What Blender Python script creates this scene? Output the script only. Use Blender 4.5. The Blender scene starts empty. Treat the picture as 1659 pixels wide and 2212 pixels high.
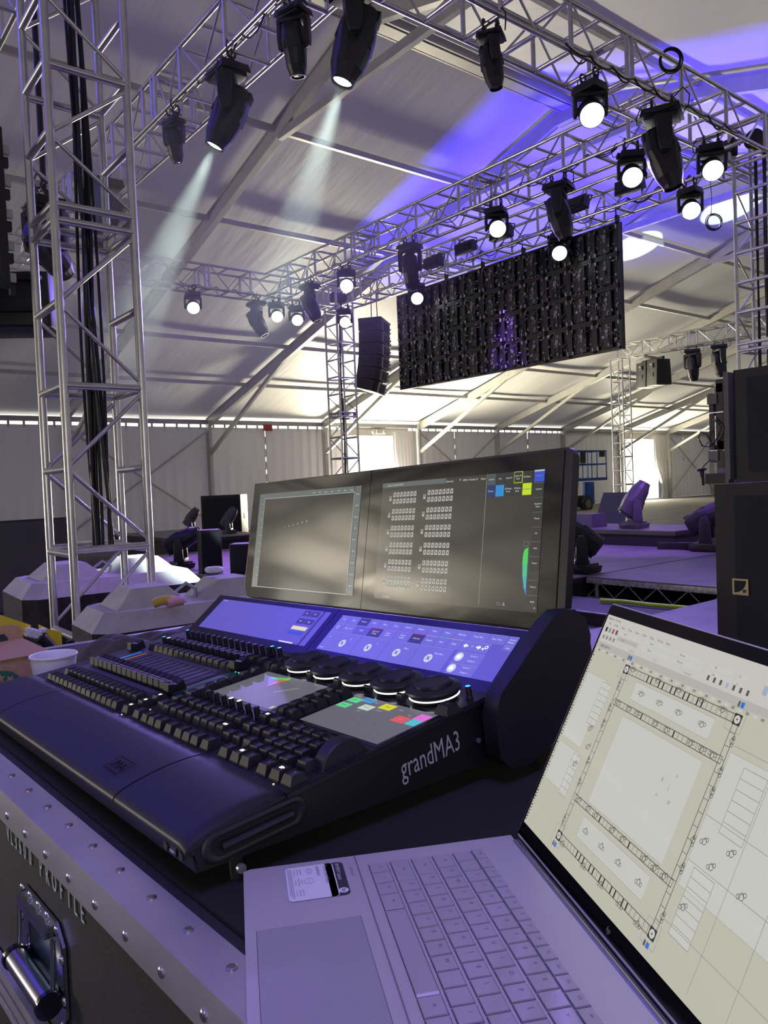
import bpy, math, random
from mathutils import Matrix, Vector
random.seed(7)
PI = math.pi
V = Vector
T = Matrix.Translation


def RZ(a):
    return Matrix.Rotation(a, 4, 'Z')


# ------------------------------------------------------------------ camera, world, lights, exposure
SC = bpy.context.scene
COL = SC.collection
CH = 1.47
FPX = 1661.0
YAW, PIT, ROL = 0.673603860, 0.0353243096, -0.0399497849
Ma = Matrix(((math.cos(YAW), -math.sin(YAW), 0), (0, 0, -1), (math.sin(YAW), math.cos(YAW), 0)))
Rx = Matrix(((1, 0, 0), (0, math.cos(PIT), -math.sin(PIT)), (0, math.sin(PIT), math.cos(PIT))))
Rz = Matrix(((math.cos(ROL), -math.sin(ROL), 0), (math.sin(ROL), math.cos(ROL), 0), (0, 0, 1)))
CM = Rz @ Rx @ Ma
right, down, fwd = V(CM[0]), V(CM[1]), V(CM[2])
cam = bpy.data.objects.new('camera', bpy.data.cameras.new('camera'))
COL.objects.link(cam)
cam.matrix_world = Matrix.Translation((0, 0, CH)) @ Matrix((right, -down, -fwd)).transposed().to_4x4()
cam.data.sensor_fit = 'HORIZONTAL'
cam.data.sensor_width = 36.0
cam.data.lens = 36.0 * FPX / 1659.0
cam.data.clip_start = 0.02
cam.data.clip_end = 500
SC.camera = cam

w = bpy.data.worlds.new('world')
SC.world = w
w.use_nodes = True
nt = w.node_tree
nt.nodes.clear()
wo = nt.nodes.new('ShaderNodeOutputWorld')
bg = nt.nodes.new('ShaderNodeBackground')
tc = nt.nodes.new('ShaderNodeTexCoord')
sx = nt.nodes.new('ShaderNodeSeparateXYZ')
cr = nt.nodes.new('ShaderNodeValToRGB')
nt.links.new(tc.outputs['Generated'], sx.inputs[0])
nt.links.new(sx.outputs['Z'], cr.inputs[0])
cr.color_ramp.elements[0].position = 0.0
cr.color_ramp.elements[0].color = (1.0, 0.95, 0.80, 1)
cr.color_ramp.elements[1].position = 0.5
cr.color_ramp.elements[1].color = (0.90, 0.93, 1.0, 1)
nt.links.new(cr.outputs[0], bg.inputs[0])
bg.inputs[1].default_value = 2.25
nt.links.new(bg.outputs[0], wo.inputs[0])

SC.view_settings.view_transform = 'Standard'
SC.view_settings.look = 'None'
SC.view_settings.gamma = 1
SC.view_settings.exposure = 0.0
SC.view_settings.use_curve_mapping = False
SC.cycles.use_denoising = True
SC.cycles.max_bounces = 6
SC.cycles.diffuse_bounces = 3
SC.cycles.glossy_bounces = 3
SC.cycles.transmission_bounces = 3
SC.cycles.volume_bounces = 0
SC.cycles.sample_clamp_indirect = 4.0
SC.cycles.use_adaptive_sampling = True
SC.cycles.adaptive_threshold = 0.03
SC.cycles.volume_step_rate = 2.0
SC.cycles.volume_max_steps = 64


def lamp(name, kind, loc, aim, energy, color, size=0.2, spot=None, blend=0.3, parent=None, size_y=None):
    l = bpy.data.lights.new(name, kind)
    l.energy = energy
    l.color = color
    if kind == 'SPOT':
        l.spot_size = math.radians(spot)
        l.spot_blend = blend
        l.shadow_soft_size = size
    elif kind == 'AREA':
        l.shape = 'RECTANGLE'
        l.size = size
        l.size_y = size_y or size
    else:
        l.shadow_soft_size = size
    o = bpy.data.objects.new(name, l)
    COL.objects.link(o)
    if parent:
        o.parent = parent
        o.location = loc
        return o
    o.location = loc
    d = V(aim) - V(loc)
    o.rotation_euler = d.to_track_quat('-Z', 'Y').to_euler()
    return o


PURP = (0.06, 0.03, 1.0)
VIOL = (0.40, 0.14, 1.0)
# daylight pouring in through the open doorways of the side walls
lamp('daylight_door', 'AREA', (20.2, 26.0, 0.9), (19.5, 21.5, 5.4), 3300, (1.0, 0.92, 0.66), 3.4, size_y=1.4)
lamp('daylight_door', 'AREA', (39.8, 26.0, 0.9), (38.5, 21.5, 5.4), 1000, (1.0, 0.92, 0.66), 3.2, size_y=1.4)
lamp('daylight_door', 'AREA', (-18.8, 26.0, 0.7), (-18, 20.5, 5.6), 2800, (1.0, 0.90, 0.70), 5.0, size_y=1.2)
lamp('daylight_door', 'AREA', (-4.0, -6.6, 2.0), (0.5, 2.0, 1.2), 28, (1.0, 0.93, 0.84), 5.0, size_y=3.2)
# violet stage lights turned up at the canopy; last two added, without fixtures
for yy_, pw_ in ((4.4, 2300), (6.6, 2800), (8.8, 2900), (11.0, 3300), (13.0, 3200)):
    lamp('canopy_uplight', 'SPOT', (11.3, yy_, 1.15), (13.9, yy_ + 0.4, 8.0), pw_, PURP, 0.10, 54, 0.45)
lamp('canopy_uplight', 'SPOT', (17.0, 9.6, 0.8), (18.5, 9.4, 8.4), 1500, PURP, 0.1, 70, 0.6)
lamp('canopy_uplight', 'SPOT', (1.0, 10.6, 0.9), (-0.6, 9.6, 8.4), 8000, PURP, 0.1, 60, 0.8)  # added left of view, tints the canopy that the desk reflects
lamp('canopy_uplight', 'SPOT', (-3.0, 6.0, 0.9), (-3.5, 8.0, 8.4), 5000, PURP, 0.1, 60, 0.8)  # second added violet lamp, also outside the view
# extra violet lamps added by the truss washes, spreading light on the stage
for p_, q_, pw_ in (((8.6, 8.0, 5.1), (7.6, 9.2, 0.3), 1500), ((8.6, 11.6, 5.1), (7.0, 12.0, 0.3), 1700), ((10.4, 9.6, 5.1), (10.0, 9.4, 0.3), 1200),
                    ((9.3, 5.2, 5.1), (11.2, 7.4, 0.6), 1500), ((6.9, 14.3, 5.1), (6.0, 11.5, 0.3), 1500), ((6.9, 5.0, 5.1), (3.6, 6.4, 0.5), 900)):
    lamp('stage_wash_extra', 'SPOT', p_, q_, pw_, VIOL, 0.1, 50, 0.6)
# added violet fill above and behind the operator, no fixture there
lamp('operator_fill', 'SPOT', (-0.7, -0.9, 5.6), (0.5, 0.9, 1.1), 520, (0.36, 0.27, 1.0), 0.8, 60, 0.8)
# white beams of two moving heads further back that hit the canopy as ovals
lamp('canopy_spot', 'SPOT', (17.8, 8.2, 0.6), (19.4, 12.4, 7.73), 4800, (0.80, 1.0, 0.88), 0.01, 10.0, 0.15)
lamp('canopy_spot', 'SPOT', (18.6, 6.8, 0.6), (20.5, 10.2, 8.38), 4800, (0.80, 1.0, 0.88), 0.01, 11.0, 0.15)
lamp('canopy_spot', 'SPOT', (16.0, 3.0, 0.6), (13.2, 7.6, 8.0), 2500, (0.80, 1.0, 0.90), 0.01, 9.0, 0.3)

# ------------------------------------------------------------------ materials
MATS = {}


def mat(name, col=(0.5, 0.5, 0.5), rough=0.5, metal=0.0, em=None, es=1.0, spec=0.5, bump=None, noise=None, coat=0.0,
        trans=None):
    if name in MATS:
        return MATS[name]
    m = bpy.data.materials.new(name)
    m.use_nodes = True
    n = m.node_tree.nodes
    L = m.node_tree.links
    p = n['Principled BSDF']
    p.inputs['Base Color'].default_value = (*col, 1)
    p.inputs['Roughness'].default_value = rough
    p.inputs['Metallic'].default_value = metal
    p.inputs['Specular IOR Level'].default_value = spec
    p.inputs['Coat Weight'].default_value = coat
    p.inputs['Coat Roughness'].default_value = 0.05
    if em:
        p.inputs['Emission Color'].default_value = (*em, 1)
        p.inputs['Emission Strength'].default_value = es
    tcn = None
    if bump or noise:
        tcn = n.new('ShaderNodeTexCoord')
    if noise:  # (scale, amount, detail)
        nz = n.new('ShaderNodeTexNoise')
        nz.inputs['Scale'].default_value = noise[0]
        nz.inputs['Detail'].default_value = noise[2] if len(noise) > 2 else 6
        L.new(tcn.outputs['Object'], nz.inputs['Vector'])
        rp = n.new('ShaderNodeValToRGB')
        a = noise[1]
        rp.color_ramp.elements[0].position = 0.3
        rp.color_ramp.elements[1].position = 0.7
        rp.color_ramp.elements[0].color = (*[c * (1 - a) for c in col], 1)
        rp.color_ramp.elements[1].color = (*[min(1, c * (1 + a)) for c in col], 1)
        L.new(nz.outputs[0], rp.inputs[0])
        L.new(rp.outputs[0], p.inputs['Base Color'])
    if bump:  # (scale, strength, distance)
        nz = n.new('ShaderNodeTexNoise')
        nz.inputs['Scale'].default_value = bump[0]
        nz.inputs['Detail'].default_value = 5
        L.new(tcn.outputs['Object'], nz.inputs['Vector'])
        b = n.new('ShaderNodeBump')
        b.inputs['Strength'].default_value = bump[1]
        b.inputs['Distance'].default_value = bump[2]
        L.new(nz.outputs[0], b.inputs['Height'])
        L.new(b.outputs[0], p.inputs['Normal'])
    if trans:
        t = n.new('ShaderNodeBsdfTranslucent')
        t.inputs[0].default_value = (*trans[1], 1)
        mx = n.new('ShaderNodeMixShader')
        mx.inputs[0].default_value = trans[0]
        L.new(p.outputs[0], mx.inputs[1])
        L.new(t.outputs[0], mx.inputs[2])
        L.new(mx.outputs[0], n['Material Output'].inputs[0])
    MATS[name] = m
    return m


def fabric(name, col, tr, trcol, wx, wy, wz, strength):
    """coated tent fabric: diffuse + a little translucency, stretched wrinkles"""
    m = mat(name, col, 0.55, trans=(tr, trcol))
    n = m.node_tree.nodes
    L = m.node_tree.links
    t = n.new('ShaderNodeTexCoord')
    mp = n.new('ShaderNodeMapping')
    mp.inputs['Scale'].default_value = (wx, wy, wz)
    nz = n.new('ShaderNodeTexNoise')
    nz.inputs['Scale'].default_value = 1.0
    nz.inputs['Detail'].default_value = 4
    b = n.new('ShaderNodeBump')
    b.inputs['Strength'].default_value = strength
    b.inputs['Distance'].default_value = 0.05
    L.new(t.outputs['Object'], mp.inputs[0])
    L.new(mp.outputs[0], nz.inputs['Vector'])
    L.new(nz.outputs[0], b.inputs['Height'])
    L.new(b.outputs[0], n['Principled BSDF'].inputs['Normal'])
    return m


ROOF = fabric('tent_roof_fabric', (0.74, 0.73, 0.72), 0.020, (0.84, 0.79, 1.0), 2.2, 0.35, 0.35, 0.55)  # lavender transmission tint stands in for scattered violet stage light
WALLF = fabric('tent_wall_fabric', (0.74, 0.72, 0.70), 0.034, (0.88, 0.83, 1.0), 2.5, 2.5, 0.2, 0.3)  # same violet bounce light put into the transmission tint
ALUB = mat('tent_beam_aluminium', (0.50, 0.49, 0.47), 0.42, 0.25, noise=(3, 0.08))
ALU = mat('truss_aluminium', (0.72, 0.72, 0.73), 0.28, 0.9, noise=(9, 0.10))
ALUD = mat('dull_aluminium', (0.50, 0.51, 0.55), 0.42, 0.85, noise=(6, 0.15), bump=(60, 0.1, 0.001))
BLK = mat('black_housing', (0.014, 0.014, 0.018), 0.42)
BLKG = mat('black_gloss', (0.008, 0.008, 0.011), 0.12)
RUB = mat('black_rubber', (0.016, 0.016, 0.018), 0.6)
CABLE = mat('black_cable', (0.010, 0.010, 0.013), 0.38)
CARPET = mat('black_carpet', (0.010, 0.010, 0.011), 0.95, bump=(900, 0.6, 0.001))
FLOOR = mat('dusty_ground', (0.085, 0.078, 0.08), 0.8, noise=(1.6, 0.35), bump=(12, 0.3, 0.02))
GROUND = mat('pale_gravel', (0.55, 0.52, 0.45), 0.9)
DECK = mat('stage_deck_ply', (0.15, 0.135, 0.14), 0.55, noise=(2.5, 0.25, 9), bump=(40, 0.15, 0.002))
CONC = mat('pale_concrete', (0.52, 0.52, 0.50), 0.85, noise=(7, 0.12), bump=(45, 0.5, 0.006))  # paler concrete of the block tops and lugs
CONCD = mat('dark_concrete', (0.03, 0.03, 0.034), 0.8, noise=(14, 0.5, 10), bump=(40, 0.6, 0.008))  # darker concrete of the block sides


def emi(name, col=None, s=1.0):
    if col is None:
        return MATS[name]
    return mat(name, (0.01, 0.01, 0.01), 0.3, em=col, es=s)


LENS = emi('lit_lens', (0.93, 0.93, 1.0), 14)
LENSW = emi('lit_lens_cool', (0.85, 1.0, 0.93), 9)
LENSD = mat('dark_lens', (0.01, 0.01, 0.02), 0.05)


# ------------------------------------------------------------------ mesh builder
class MB:
    def __init__(s):
        s.v, s.f, s.m, s.sm, s.slots = [], [], [], [], []
        s.M = Matrix.Identity(4)

    def slot(s, m):
        if m not in s.slots:
            s.slots.append(m)
        return s.slots.index(m)

    def add(s, vs, fs, m, smooth=False):
        k = len(s.v)
        s.v += [s.M @ V(p) for p in vs]
        i = s.slot(m)
        for f in fs:
            s.f.append([k + a for a in f])
            s.m.append(i)
            s.sm.append(smooth)
        return s

    def box(s, c, d, m, R=None, top=None, topm=None):
        """box centre c, size d; top=(sx,sy) scales the +z face (key caps, frusta)"""
        tx, ty = top or (1, 1)
        hx, hy, hz = d[0] / 2, d[1] / 2, d[2] / 2
        vs = [(-hx, -hy, -hz), (hx, -hy, -hz), (hx, hy, -hz), (-hx, hy, -hz),
              (-hx * tx, -hy * ty, hz), (hx * tx, -hy * ty, hz), (hx * tx, hy * ty, hz), (-hx * tx, hy * ty, hz)]
        R = R or Matrix.Identity(3)
        vs = [R @ V(p) + V(c) for p in vs]
        s.add(vs, [(0, 3, 2, 1), (0, 1, 5, 4), (1, 2, 6, 5), (2, 3, 7, 6), (3, 0, 4, 7)], m)
        s.add(vs[4:], [(0, 1, 2, 3)], topm or m)
        return s

    def tube(s, a, b, r, m, n=10, r2=None, caps=True):
        a, b = V(a), V(b)
        r2 = r if r2 is None else r2
        d = (b - a).normalized()
        x = d.orthogonal().normalized()
        y = d.cross(x)
        vs = []
        for p, q in ((a, r), (b, r2)):
            vs += [p + (x * math.cos(2 * PI * i / n) + y * math.sin(2 * PI * i / n)) * q for i in range(n)]
        s.add(vs, [(i, (i + 1) % n, n + (i + 1) % n, n + i) for i in range(n)], m, True)
        if caps:
            s.add(vs[:n], [tuple(range(n))[::-1]], m)
            s.add(vs[n:], [tuple(range(n))], m)
        return s

    def path(s, pts, r, m, n=8, closed=False):
        pts = [V(p) for p in pts]
        N = len(pts)
        vs = []
        x = None
        for i, p in enumerate(pts):
            if closed:
                d = (pts[(i + 1) % N] - pts[i - 1]).normalized()
            else:
                d = (pts[min(i + 1, N - 1)] - pts[max(i - 1, 0)]).normalized()
            if x is None:
                x = d.orthogonal().normalized()
            x = (x - d * x.dot(d))
            x = x.normalized() if x.length > 1e-6 else d.orthogonal().normalized()
            y = d.cross(x)
            vs += [p + (x * math.cos(2 * PI * k / n) + y * math.sin(2 * PI * k / n)) * r for k in range(n)]
        fs = []
        for i in range(N if closed else N - 1):
            j = (i + 1) % N
            fs += [(i * n + k, i * n + (k + 1) % n, j * n + (k + 1) % n, j * n + k) for k in range(n)]
        s.add(vs, fs, m, True)
        if not closed:
            s.add(vs[:n], [tuple(range(n))[::-1]], m)
            s.add(vs[-n:], [tuple(range(n))], m)
        return s

    def prism(s, poly, z0, z1, m, F=None, topm=None):
        """poly in local xy extruded z0..z1; F = 4x4 frame"""
        F = F or Matrix.Identity(4)
        n = len(poly)
        vs = [F @ V((x, y, z0)) for x, y in poly] + [F @ V((x, y, z1)) for x, y in poly]
        s.add(vs, [(i, (i + 1) % n, n + (i + 1) % n, n + i) for i in range(n)] + [tuple(range(n))[::-1]], m)
        s.add(vs[n:], [tuple(range(n))], topm or m)
        return s

    def lathe(s, prof, m, F=None, n=24, mats=None):
        """profile [(r,z)...] about local z"""
        F = F or Matrix.Identity(4)
        for k in range(len(prof) - 1):
            (r0, z0), (r1, z1) = prof[k], prof[k + 1]
            vs = [F @ V((r * math.cos(2 * PI * i / n), r * math.sin(2 * PI * i / n), z)) for r, z in ((r0, z0), (r1, z1)) for i in range(n)]
            mm = mats[k] if mats else m
            if r0 < 1e-6:
                s.add([vs[0]] + vs[n:], [(0, 1 + (i + 1) % n, 1 + i) for i in range(n)], mm, True)
            elif r1 < 1e-6:
                s.add(vs[:n] + [vs[n]], [(i, (i + 1) % n, n) for i in range(n)], mm, True)
            else:
                s.add(vs, [(i, (i + 1) % n, n + (i + 1) % n, n + i) for i in range(n)], mm, True)
        return s

    def quad(s, a, b, c, d, m):
        return s.add([a, b, c, d], [(0, 1, 2, 3)], m)

    def rect(s, x0, y0, x1, y1, z, m):
        return s.add([(x0, y0, z), (x1, y0, z), (x1, y1, z), (x0, y1, z)], [(0, 1, 2, 3)], m)

    def frame(s, x0, y0, x1, y1, t, z, m):
        s.rect(x0, y0, x1, y0 + t, z, m)
        s.rect(x0, y1 - t, x1, y1, z, m)
        s.rect(x0, y0 + t, x0 + t, y1 - t, z, m)
        s.rect(x1 - t, y0 + t, x1, y1 - t, z, m)
        return s

    def disc(s, c, r, m, n=20, z=None):
        return s.add([(c[0] + r * math.cos(2 * PI * i / n), c[1] + r * math.sin(2 * PI * i / n), c[2] if z is None else z) for i in range(n)], [tuple(range(n))], m)

    def text(s, t, size, m, pos, xs=1.0, rot=0.0, align='CENTER', ext=0.0, F=None, lean=0.0):
        vs, fs = text_geo(t, ext / max(size, 1e-6))
        x0 = min(p[0] for p in vs)
        x1 = max(p[0] for p in vs)
        off = {'CENTER': -(x0 + x1) / 2, 'LEFT': -x0, 'RIGHT': -x1}[align]
        R = Matrix.Rotation(rot, 4, 'Z')
        T = (F or Matrix.Identity(4)) @ Matrix.Translation(pos) @ R
        s.add([T @ V(((x + off) * size * xs + lean * y * size, y * size, z * size)) for x, y, z in vs], fs, m)
        return s

    def mesh(s, name):
        me = bpy.data.meshes.new(name)
        me.from_pydata([tuple(p) for p in s.v], [], s.f)
        for m in s.slots:
            me.materials.append(m)
        me.polygons.foreach_set('material_index', s.m)
        me.polygons.foreach_set('use_smooth', s.sm)
        me.update()
        return me

    def build(s, name, parent=None, bev=0.0, fix=True):
        me = s.mesh(name)
        o = bpy.data.objects.new(name, me)
        COL.objects.link(o)
        if parent:
            o.parent = parent
        if bev:
            b = o.modifiers.new('bevel', 'BEVEL')
            b.width = bev
            b.segments = 3
            b.limit_method = 'ANGLE'
            b.angle_limit = math.radians(35)
            b.harden_normals = False
            for p in me.polygons:
                p.use_smooth = True
        return o


TXT = {}


def text_geo(t, ext=0.0):
    k = (t, round(ext, 3))
    if k not in TXT:
        c = bpy.data.curves.new('text', 'FONT')
        c.body = t
        c.size = 1.0
        c.extrude = ext
        c.resolution_u = 2
        o = bpy.data.objects.new('text', c)
        COL.objects.link(o)
        dg = bpy.context.evaluated_depsgraph_get()
        me = bpy.data.meshes.new_from_object(o.evaluated_get(dg))
        TXT[k] = ([tuple(v.co) for v in me.vertices], [tuple(p.vertices) for p in me.polygons])
        bpy.data.objects.remove(o)
        bpy.data.curves.remove(c)
        bpy.data.meshes.remove(me)
    return TXT[k]


def tag(o, label=None, cat=None, group=None, kind=None):
    if label:
        o['label'] = label
    if cat:
        o['category'] = cat
    if group:
        o['group'] = group
    if kind:
        o['kind'] = kind
    return o


def thing(name, label, cat, M=None, group=None):
    o = bpy.data.objects.new(name, None)
    o.empty_display_size = 0.05
    COL.objects.link(o)
    if M is not None:
        o.matrix_world = M
    return tag(o, label, cat, group)


def copy_tree(o, parent=None):
    c = o.copy()
    COL.objects.link(c)
    c.parent = parent
    for ch in [x for x in bpy.data.objects if x.parent == o]:
        copy_tree(ch, c)
    return c


def inst(name, me, parent, M):
    o = bpy.data.objects.new(name, me)
    COL.objects.link(o)
    o.parent = parent
    o.matrix_local = M
    return o


def frame4(o, x, y, z):
    M = Matrix((V(x), V(y), V(z))).transposed().to_4x4()
    M.translation = V(o)
    return M


def struct(o):
    return tag(o, kind='structure')

# ------------------------------------------------------------------ tent (the setting)
YB, YF, YR, ZE, ZR = 25.6, -6.86, 9.37, 3.95, 8.60
SL = (ZR - ZE) / (YB - YR)
XS = [12.45 + 5 * k for k in range(-9, 8)]
X0, X1 = XS[0], XS[-1]


def rz(y):
    return ZR - SL * abs(y - YR)


m = MB()
m.box(((X0 + X1) / 2, (YB + YF) / 2, -0.05), (X1 - X0 + 1.6, YB - YF + 1.0, 0.1), FLOOR)
struct(m.build('floor'))
m = MB()
m.box((7, 9, -0.16), (240, 240, 0.1), GROUND)
struct(m.build('ground'))


def skin(m, y0, y1, x0, x1, dz, mt, nx, ny, sag):
    vs, fs = [], []
    for i in range(nx + 1):
        x = x0 + (x1 - x0) * i / nx
        for j in range(ny + 1):
            y = y0 + (y1 - y0) * j / ny
            fx = abs(math.sin(PI * (x - X0) / 5.0))
            vs.append((x, y, rz(y) + dz - sag * fx * math.sin(PI * j / ny)))
    for i in range(nx):
        for j in range(ny):
            a = i * (ny + 1) + j
            fs.append((a, a + ny + 1, a + ny + 2, a + 1))
    m.add(vs, fs, mt, True)


m = MB()
skin(m, YF - 0.2, YR, X0 - 0.1, X1 + 0.1, 0.22, ROOF, 160, 8, 0.05)
skin(m, YR, YB + 0.2, X0 - 0.1, X1 + 0.1, 0.22, ROOF, 160, 8, 0.05)
struct(m.build('ceiling'))


def curtain_strip(m, x0, x1, z0, z1, y, amp, ph=0.0, step=0.07, wl=0.42):
    n = max(2, int((x1 - x0) / step))
    vs = []
    for i in range(n + 1):
        x = x0 + (x1 - x0) * i / n
        q = amp * (math.sin(2 * PI * x / wl + ph + 1.3 * math.sin(x * 1.1)) + 0.5 * math.sin(2 * PI * x / 0.19 + x))
        vs += [(x, y + q, z0), (x, y + q * 0.7, (z0 + z1) / 2), (x, y + q * 0.15, z1)]
    fs = []
    for i in range(n):
        for k in (0, 1):
            fs.append((3 * i + k, 3 * i + 3 + k, 3 * i + 4 + k, 3 * i + 1 + k))
    m.add(vs, fs, WALLF, True)


DOORS = {17.45: (18.42, 21.95, 3.55), 37.45: (38.1, 41.4, 3.52), -22.55: (-22.3, -17.8, 3.62), -17.55: (-17.3, -15.1, 3.62)}
SLITS = {2.45: 5.6, 7.45: 9.85, 12.45: 14.82, 22.45: 24.75, 27.45: 29.8, 42.45: 44.3}
m = MB()
for xc in XS[:-1]:
    vis = 0 < xc < 46
    st = 0.07 if vis else 0.5
    top = 3.79 if vis else 3.9
    if xc in DOORS:
        a, b, h = DOORS[xc]
        curtain_strip(m, xc, a, 0.02, top, YB, 0.03, step=st)
        curtain_strip(m, b, xc + 5, 0.02, top, YB, 0.03, step=st)
        m.box(((a + b) / 2, YB, (h + 3.9) / 2), (b - a, 0.02, 3.9 - h), WALLF)
    elif xc in SLITS and vis:
        s = SLITS[xc]
        curtain_strip(m, xc, s - 0.012, 0.02, top, YB, 0.03, xc, st)
        curtain_strip(m, s + 0.012, xc + 5, 0.02, top, YB, 0.03, xc + 1, st)
        for k in range(7):                                  # the lacing that holds the two panels together
            m.box((s, YB, 0.5 + k * 0.47), (0.10, 0.03, 0.3), WALLF)
    else:
        curtain_strip(m, xc, xc + 5, 0.02, top, YB, 0.03, xc, st)
    if vis:
        for k in range(11):                                 # straps that hang the panels from the eave rail
            m.box((xc + 0.45 * k + 0.25, YB + 0.01, 3.80), (0.07, 0.02, 0.20), WALLF)
        if xc > 30:
            m.box((xc + 2.5, YB + 0.02, 3.8), (5.0, 0.02, 0.2), WALLF)
struct(m.build('wall_back'))
m = MB()
for xc in XS[:-1]:
    if abs(xc + 7.55) < 0.1:
        m.box((xc + 0.4, YF, 1.95), (0.8, 0.02, 3.9), WALLF)
        m.box((xc + 2.5, YF, 3.7), (5, 0.02, 0.4), WALLF)
        continue
    curtain_strip(m, xc, xc + 5, 0.0, 3.9, YF, 0.03, step=0.5)
struct(m.build('wall_front'))
for nm, xx in (('wall_left', X0), ('wall_right', X1)):
    m = MB()
    m.prism([(YF, 0), (YB, 0), (YB, ZE + 0.2), (YR, ZR + 0.2), (YF, ZE + 0.2)], -0.01, 0.01, WALLF,
            Matrix(((0, 0, 1, xx), (1, 0, 0, 0), (0, 1, 0, 0), (0, 0, 0, 1))))
    struct(m.build(nm))


def beam(m, a, b, wdt, hgt, mt, up=(0, 0, 1)):
    a, b = V(a), V(b)
    d = (b - a)
    L = d.length
    d.normalize()
    s = d.cross(V(up)).normalized()
    u = s.cross(d)
    R = Matrix((d, s, u)).transposed()
    m.box((a + b) / 2, (L, wdt, hgt), mt, R)


n_ = 0
for xc in XS:
    n_ += 1
    m = MB()
    near = -5 < xc < 48
    for yb, sg in ((YB, -1), (YF, 1)):
        beam(m, (xc, yb + sg * 0.12, 0), (xc, yb + sg * 0.12, ZE + 0.05), 0.12, 0.24, ALUB, (0, 1, 0))
        beam(m, (xc, yb + sg * 0.1, ZE - 0.02), (xc, YR, ZR - 0.02), 0.13, 0.27, ALUB)
        if near:                                            # thin keder lips along the rafter
            beam(m, (xc, yb + sg * 0.1, ZE + 0.12), (xc, YR, ZR + 0.12), 0.19, 0.03, ALUB)
        # knee brace from the column to the rafter
        ye = yb + sg * 5.3
        beam(m, (xc, yb + sg * 0.22, 2.86), (xc, ye, rz(ye) - 0.12), 0.09, 0.13, ALUB)
    # collar tie near the ridge
    beam(m, (xc, YR - 2.5, rz(YR - 2.5) - 0.14), (xc, YR + 2.5, rz(YR + 2.5) - 0.14), 0.10, 0.15, ALUB)
    m.box((xc, YR, ZR - 0.10), (0.17, 0.55, 0.34), ALUB)
    o = struct(m.build('trim_%d' % n_))
    if near:
        mb = MB()                                           # bolt heads on the rafter face
        for k in range(2, 14):
            y = YR + 0.35 + k * 1.15
            for dz in (-0.07, 0.05):
                mb.tube((xc - 0.08, y, rz(y) + dz), (xc - 0.065, y, rz(y) + dz), 0.014, ALUD, 6)
        mb.build('bolt', o)
for y in (YR, 11.97, 14.69, 19.7, 22.4, 6.77, 4.05, -0.9, -3.7):
    n_ += 1
    m = MB()
    h = 0.20 if y == YR else 0.11
    beam(m, (X0, y, rz(y) + 0.04), (X1, y, rz(y) + 0.04), 0.22 if y == YR else 0.075, h, ALUB)
    if y == YR:
        beam(m, (X0, y + 0.16, rz(y) - 0.02), (X1, y + 0.16, rz(y) - 0.02), 0.03, 0.06, ALUB)
        beam(m, (X0, y - 0.16, rz(y) - 0.02), (X1, y - 0.16, rz(y) - 0.02), 0.03, 0.06, ALUB)
    struct(m.build('trim_%d' % n_))
for y in (YB - 0.05, YF + 0.05):
    n_ += 1
    m = MB()
    beam(m, (X0, y, 3.97), (X1, y, 3.97), 0.12, 0.16, ALUB)
    struct(m.build('trim_%d' % n_))
for xa in (7.45, 22.45, 42.45, -27.55):                     # crossed wall braces
    n_ += 1
    m = MB()
    for a, b in (((xa, 0.3), (xa + 5, 3.7)), ((xa, 3.7), (xa + 5, 0.3))):
        beam(m, (a[0], YB - 0.2, a[1]), (b[0], YB - 0.2, b[1]), 0.05, 0.07, ALUB)
    struct(m.build('trim_%d' % n_))


def drape(name, xa, xb, zt, label, grp=None):
    """curtain drawn to one side of a doorway and tied at two thirds of its height"""
    m = MB()
    n, rows = 46, 14
    vs, fs = [], []
    for j in range(rows + 1):
        z = zt * (1 - j / rows)
        t = j / rows
        pinch = 1 - 0.55 * math.exp(-((t - 0.85) / 0.3) ** 2)
        for i in range(n + 1):
            u = i / n
            x = xb + (xa - xb) * u * pinch
            vs.append((x, YB - 0.12 + 0.06 * math.sin(u * 40 + t * 0.8) * (0.4 + 0.6 * t), max(z, 0.01)))
    for j in range(rows):
        for i in range(n):
            a = j * (n + 1) + i
            fs.append((a, a + 1, a + n + 2, a + n + 1))
    m.add(vs, fs, WALLF, True)
    tag(m.build(name), label, 'curtain', grp)


drape('door_curtain', 21.0, 22.25, 3.72, 'white wall curtain drawn aside at the bright doorway above the desk monitor')
drape('door_curtain', 40.9, 42.2, 3.7, 'white tent wall curtain drawn aside at the bright far doorway behind the right-hand truss tower')
m = MB()
m.box((14.85, YB - 0.16, 3.80), (0.34, 0.10, 0.24), mat('exit_red', (0.30, 0.02, 0.03), 0.5))
tag(m.build('exit_box'), 'small dark red box mounted at the top of the curtain wall between two columns', 'sign')
e = thing('emergency_light', 'pale emergency light unit with two lamp heads above the middle doorway', 'light', T((20.3, YB - 0.06, 3.72)))
m = MB()
m.box((0, 0, 0), (0.34, 0.1, 0.18), mat('grey_plastic', (0.55, 0.56, 0.5), 0.5))
m.build('housing', e)
for s in (-1, 1):
    m = MB()
    m.lathe([(0.0, -0.05), (0.09, -0.05), (0.10, 0.04), (0.0, 0.05)], mat('pale_plastic', (0.8, 0.8, 0.75), 0.4), Matrix.Translation((s * 0.3, -0.02, 0)) @ Matrix.Rotation(PI / 2, 4, 'X'), 14)
    m.build('lamp_head', e)

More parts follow.
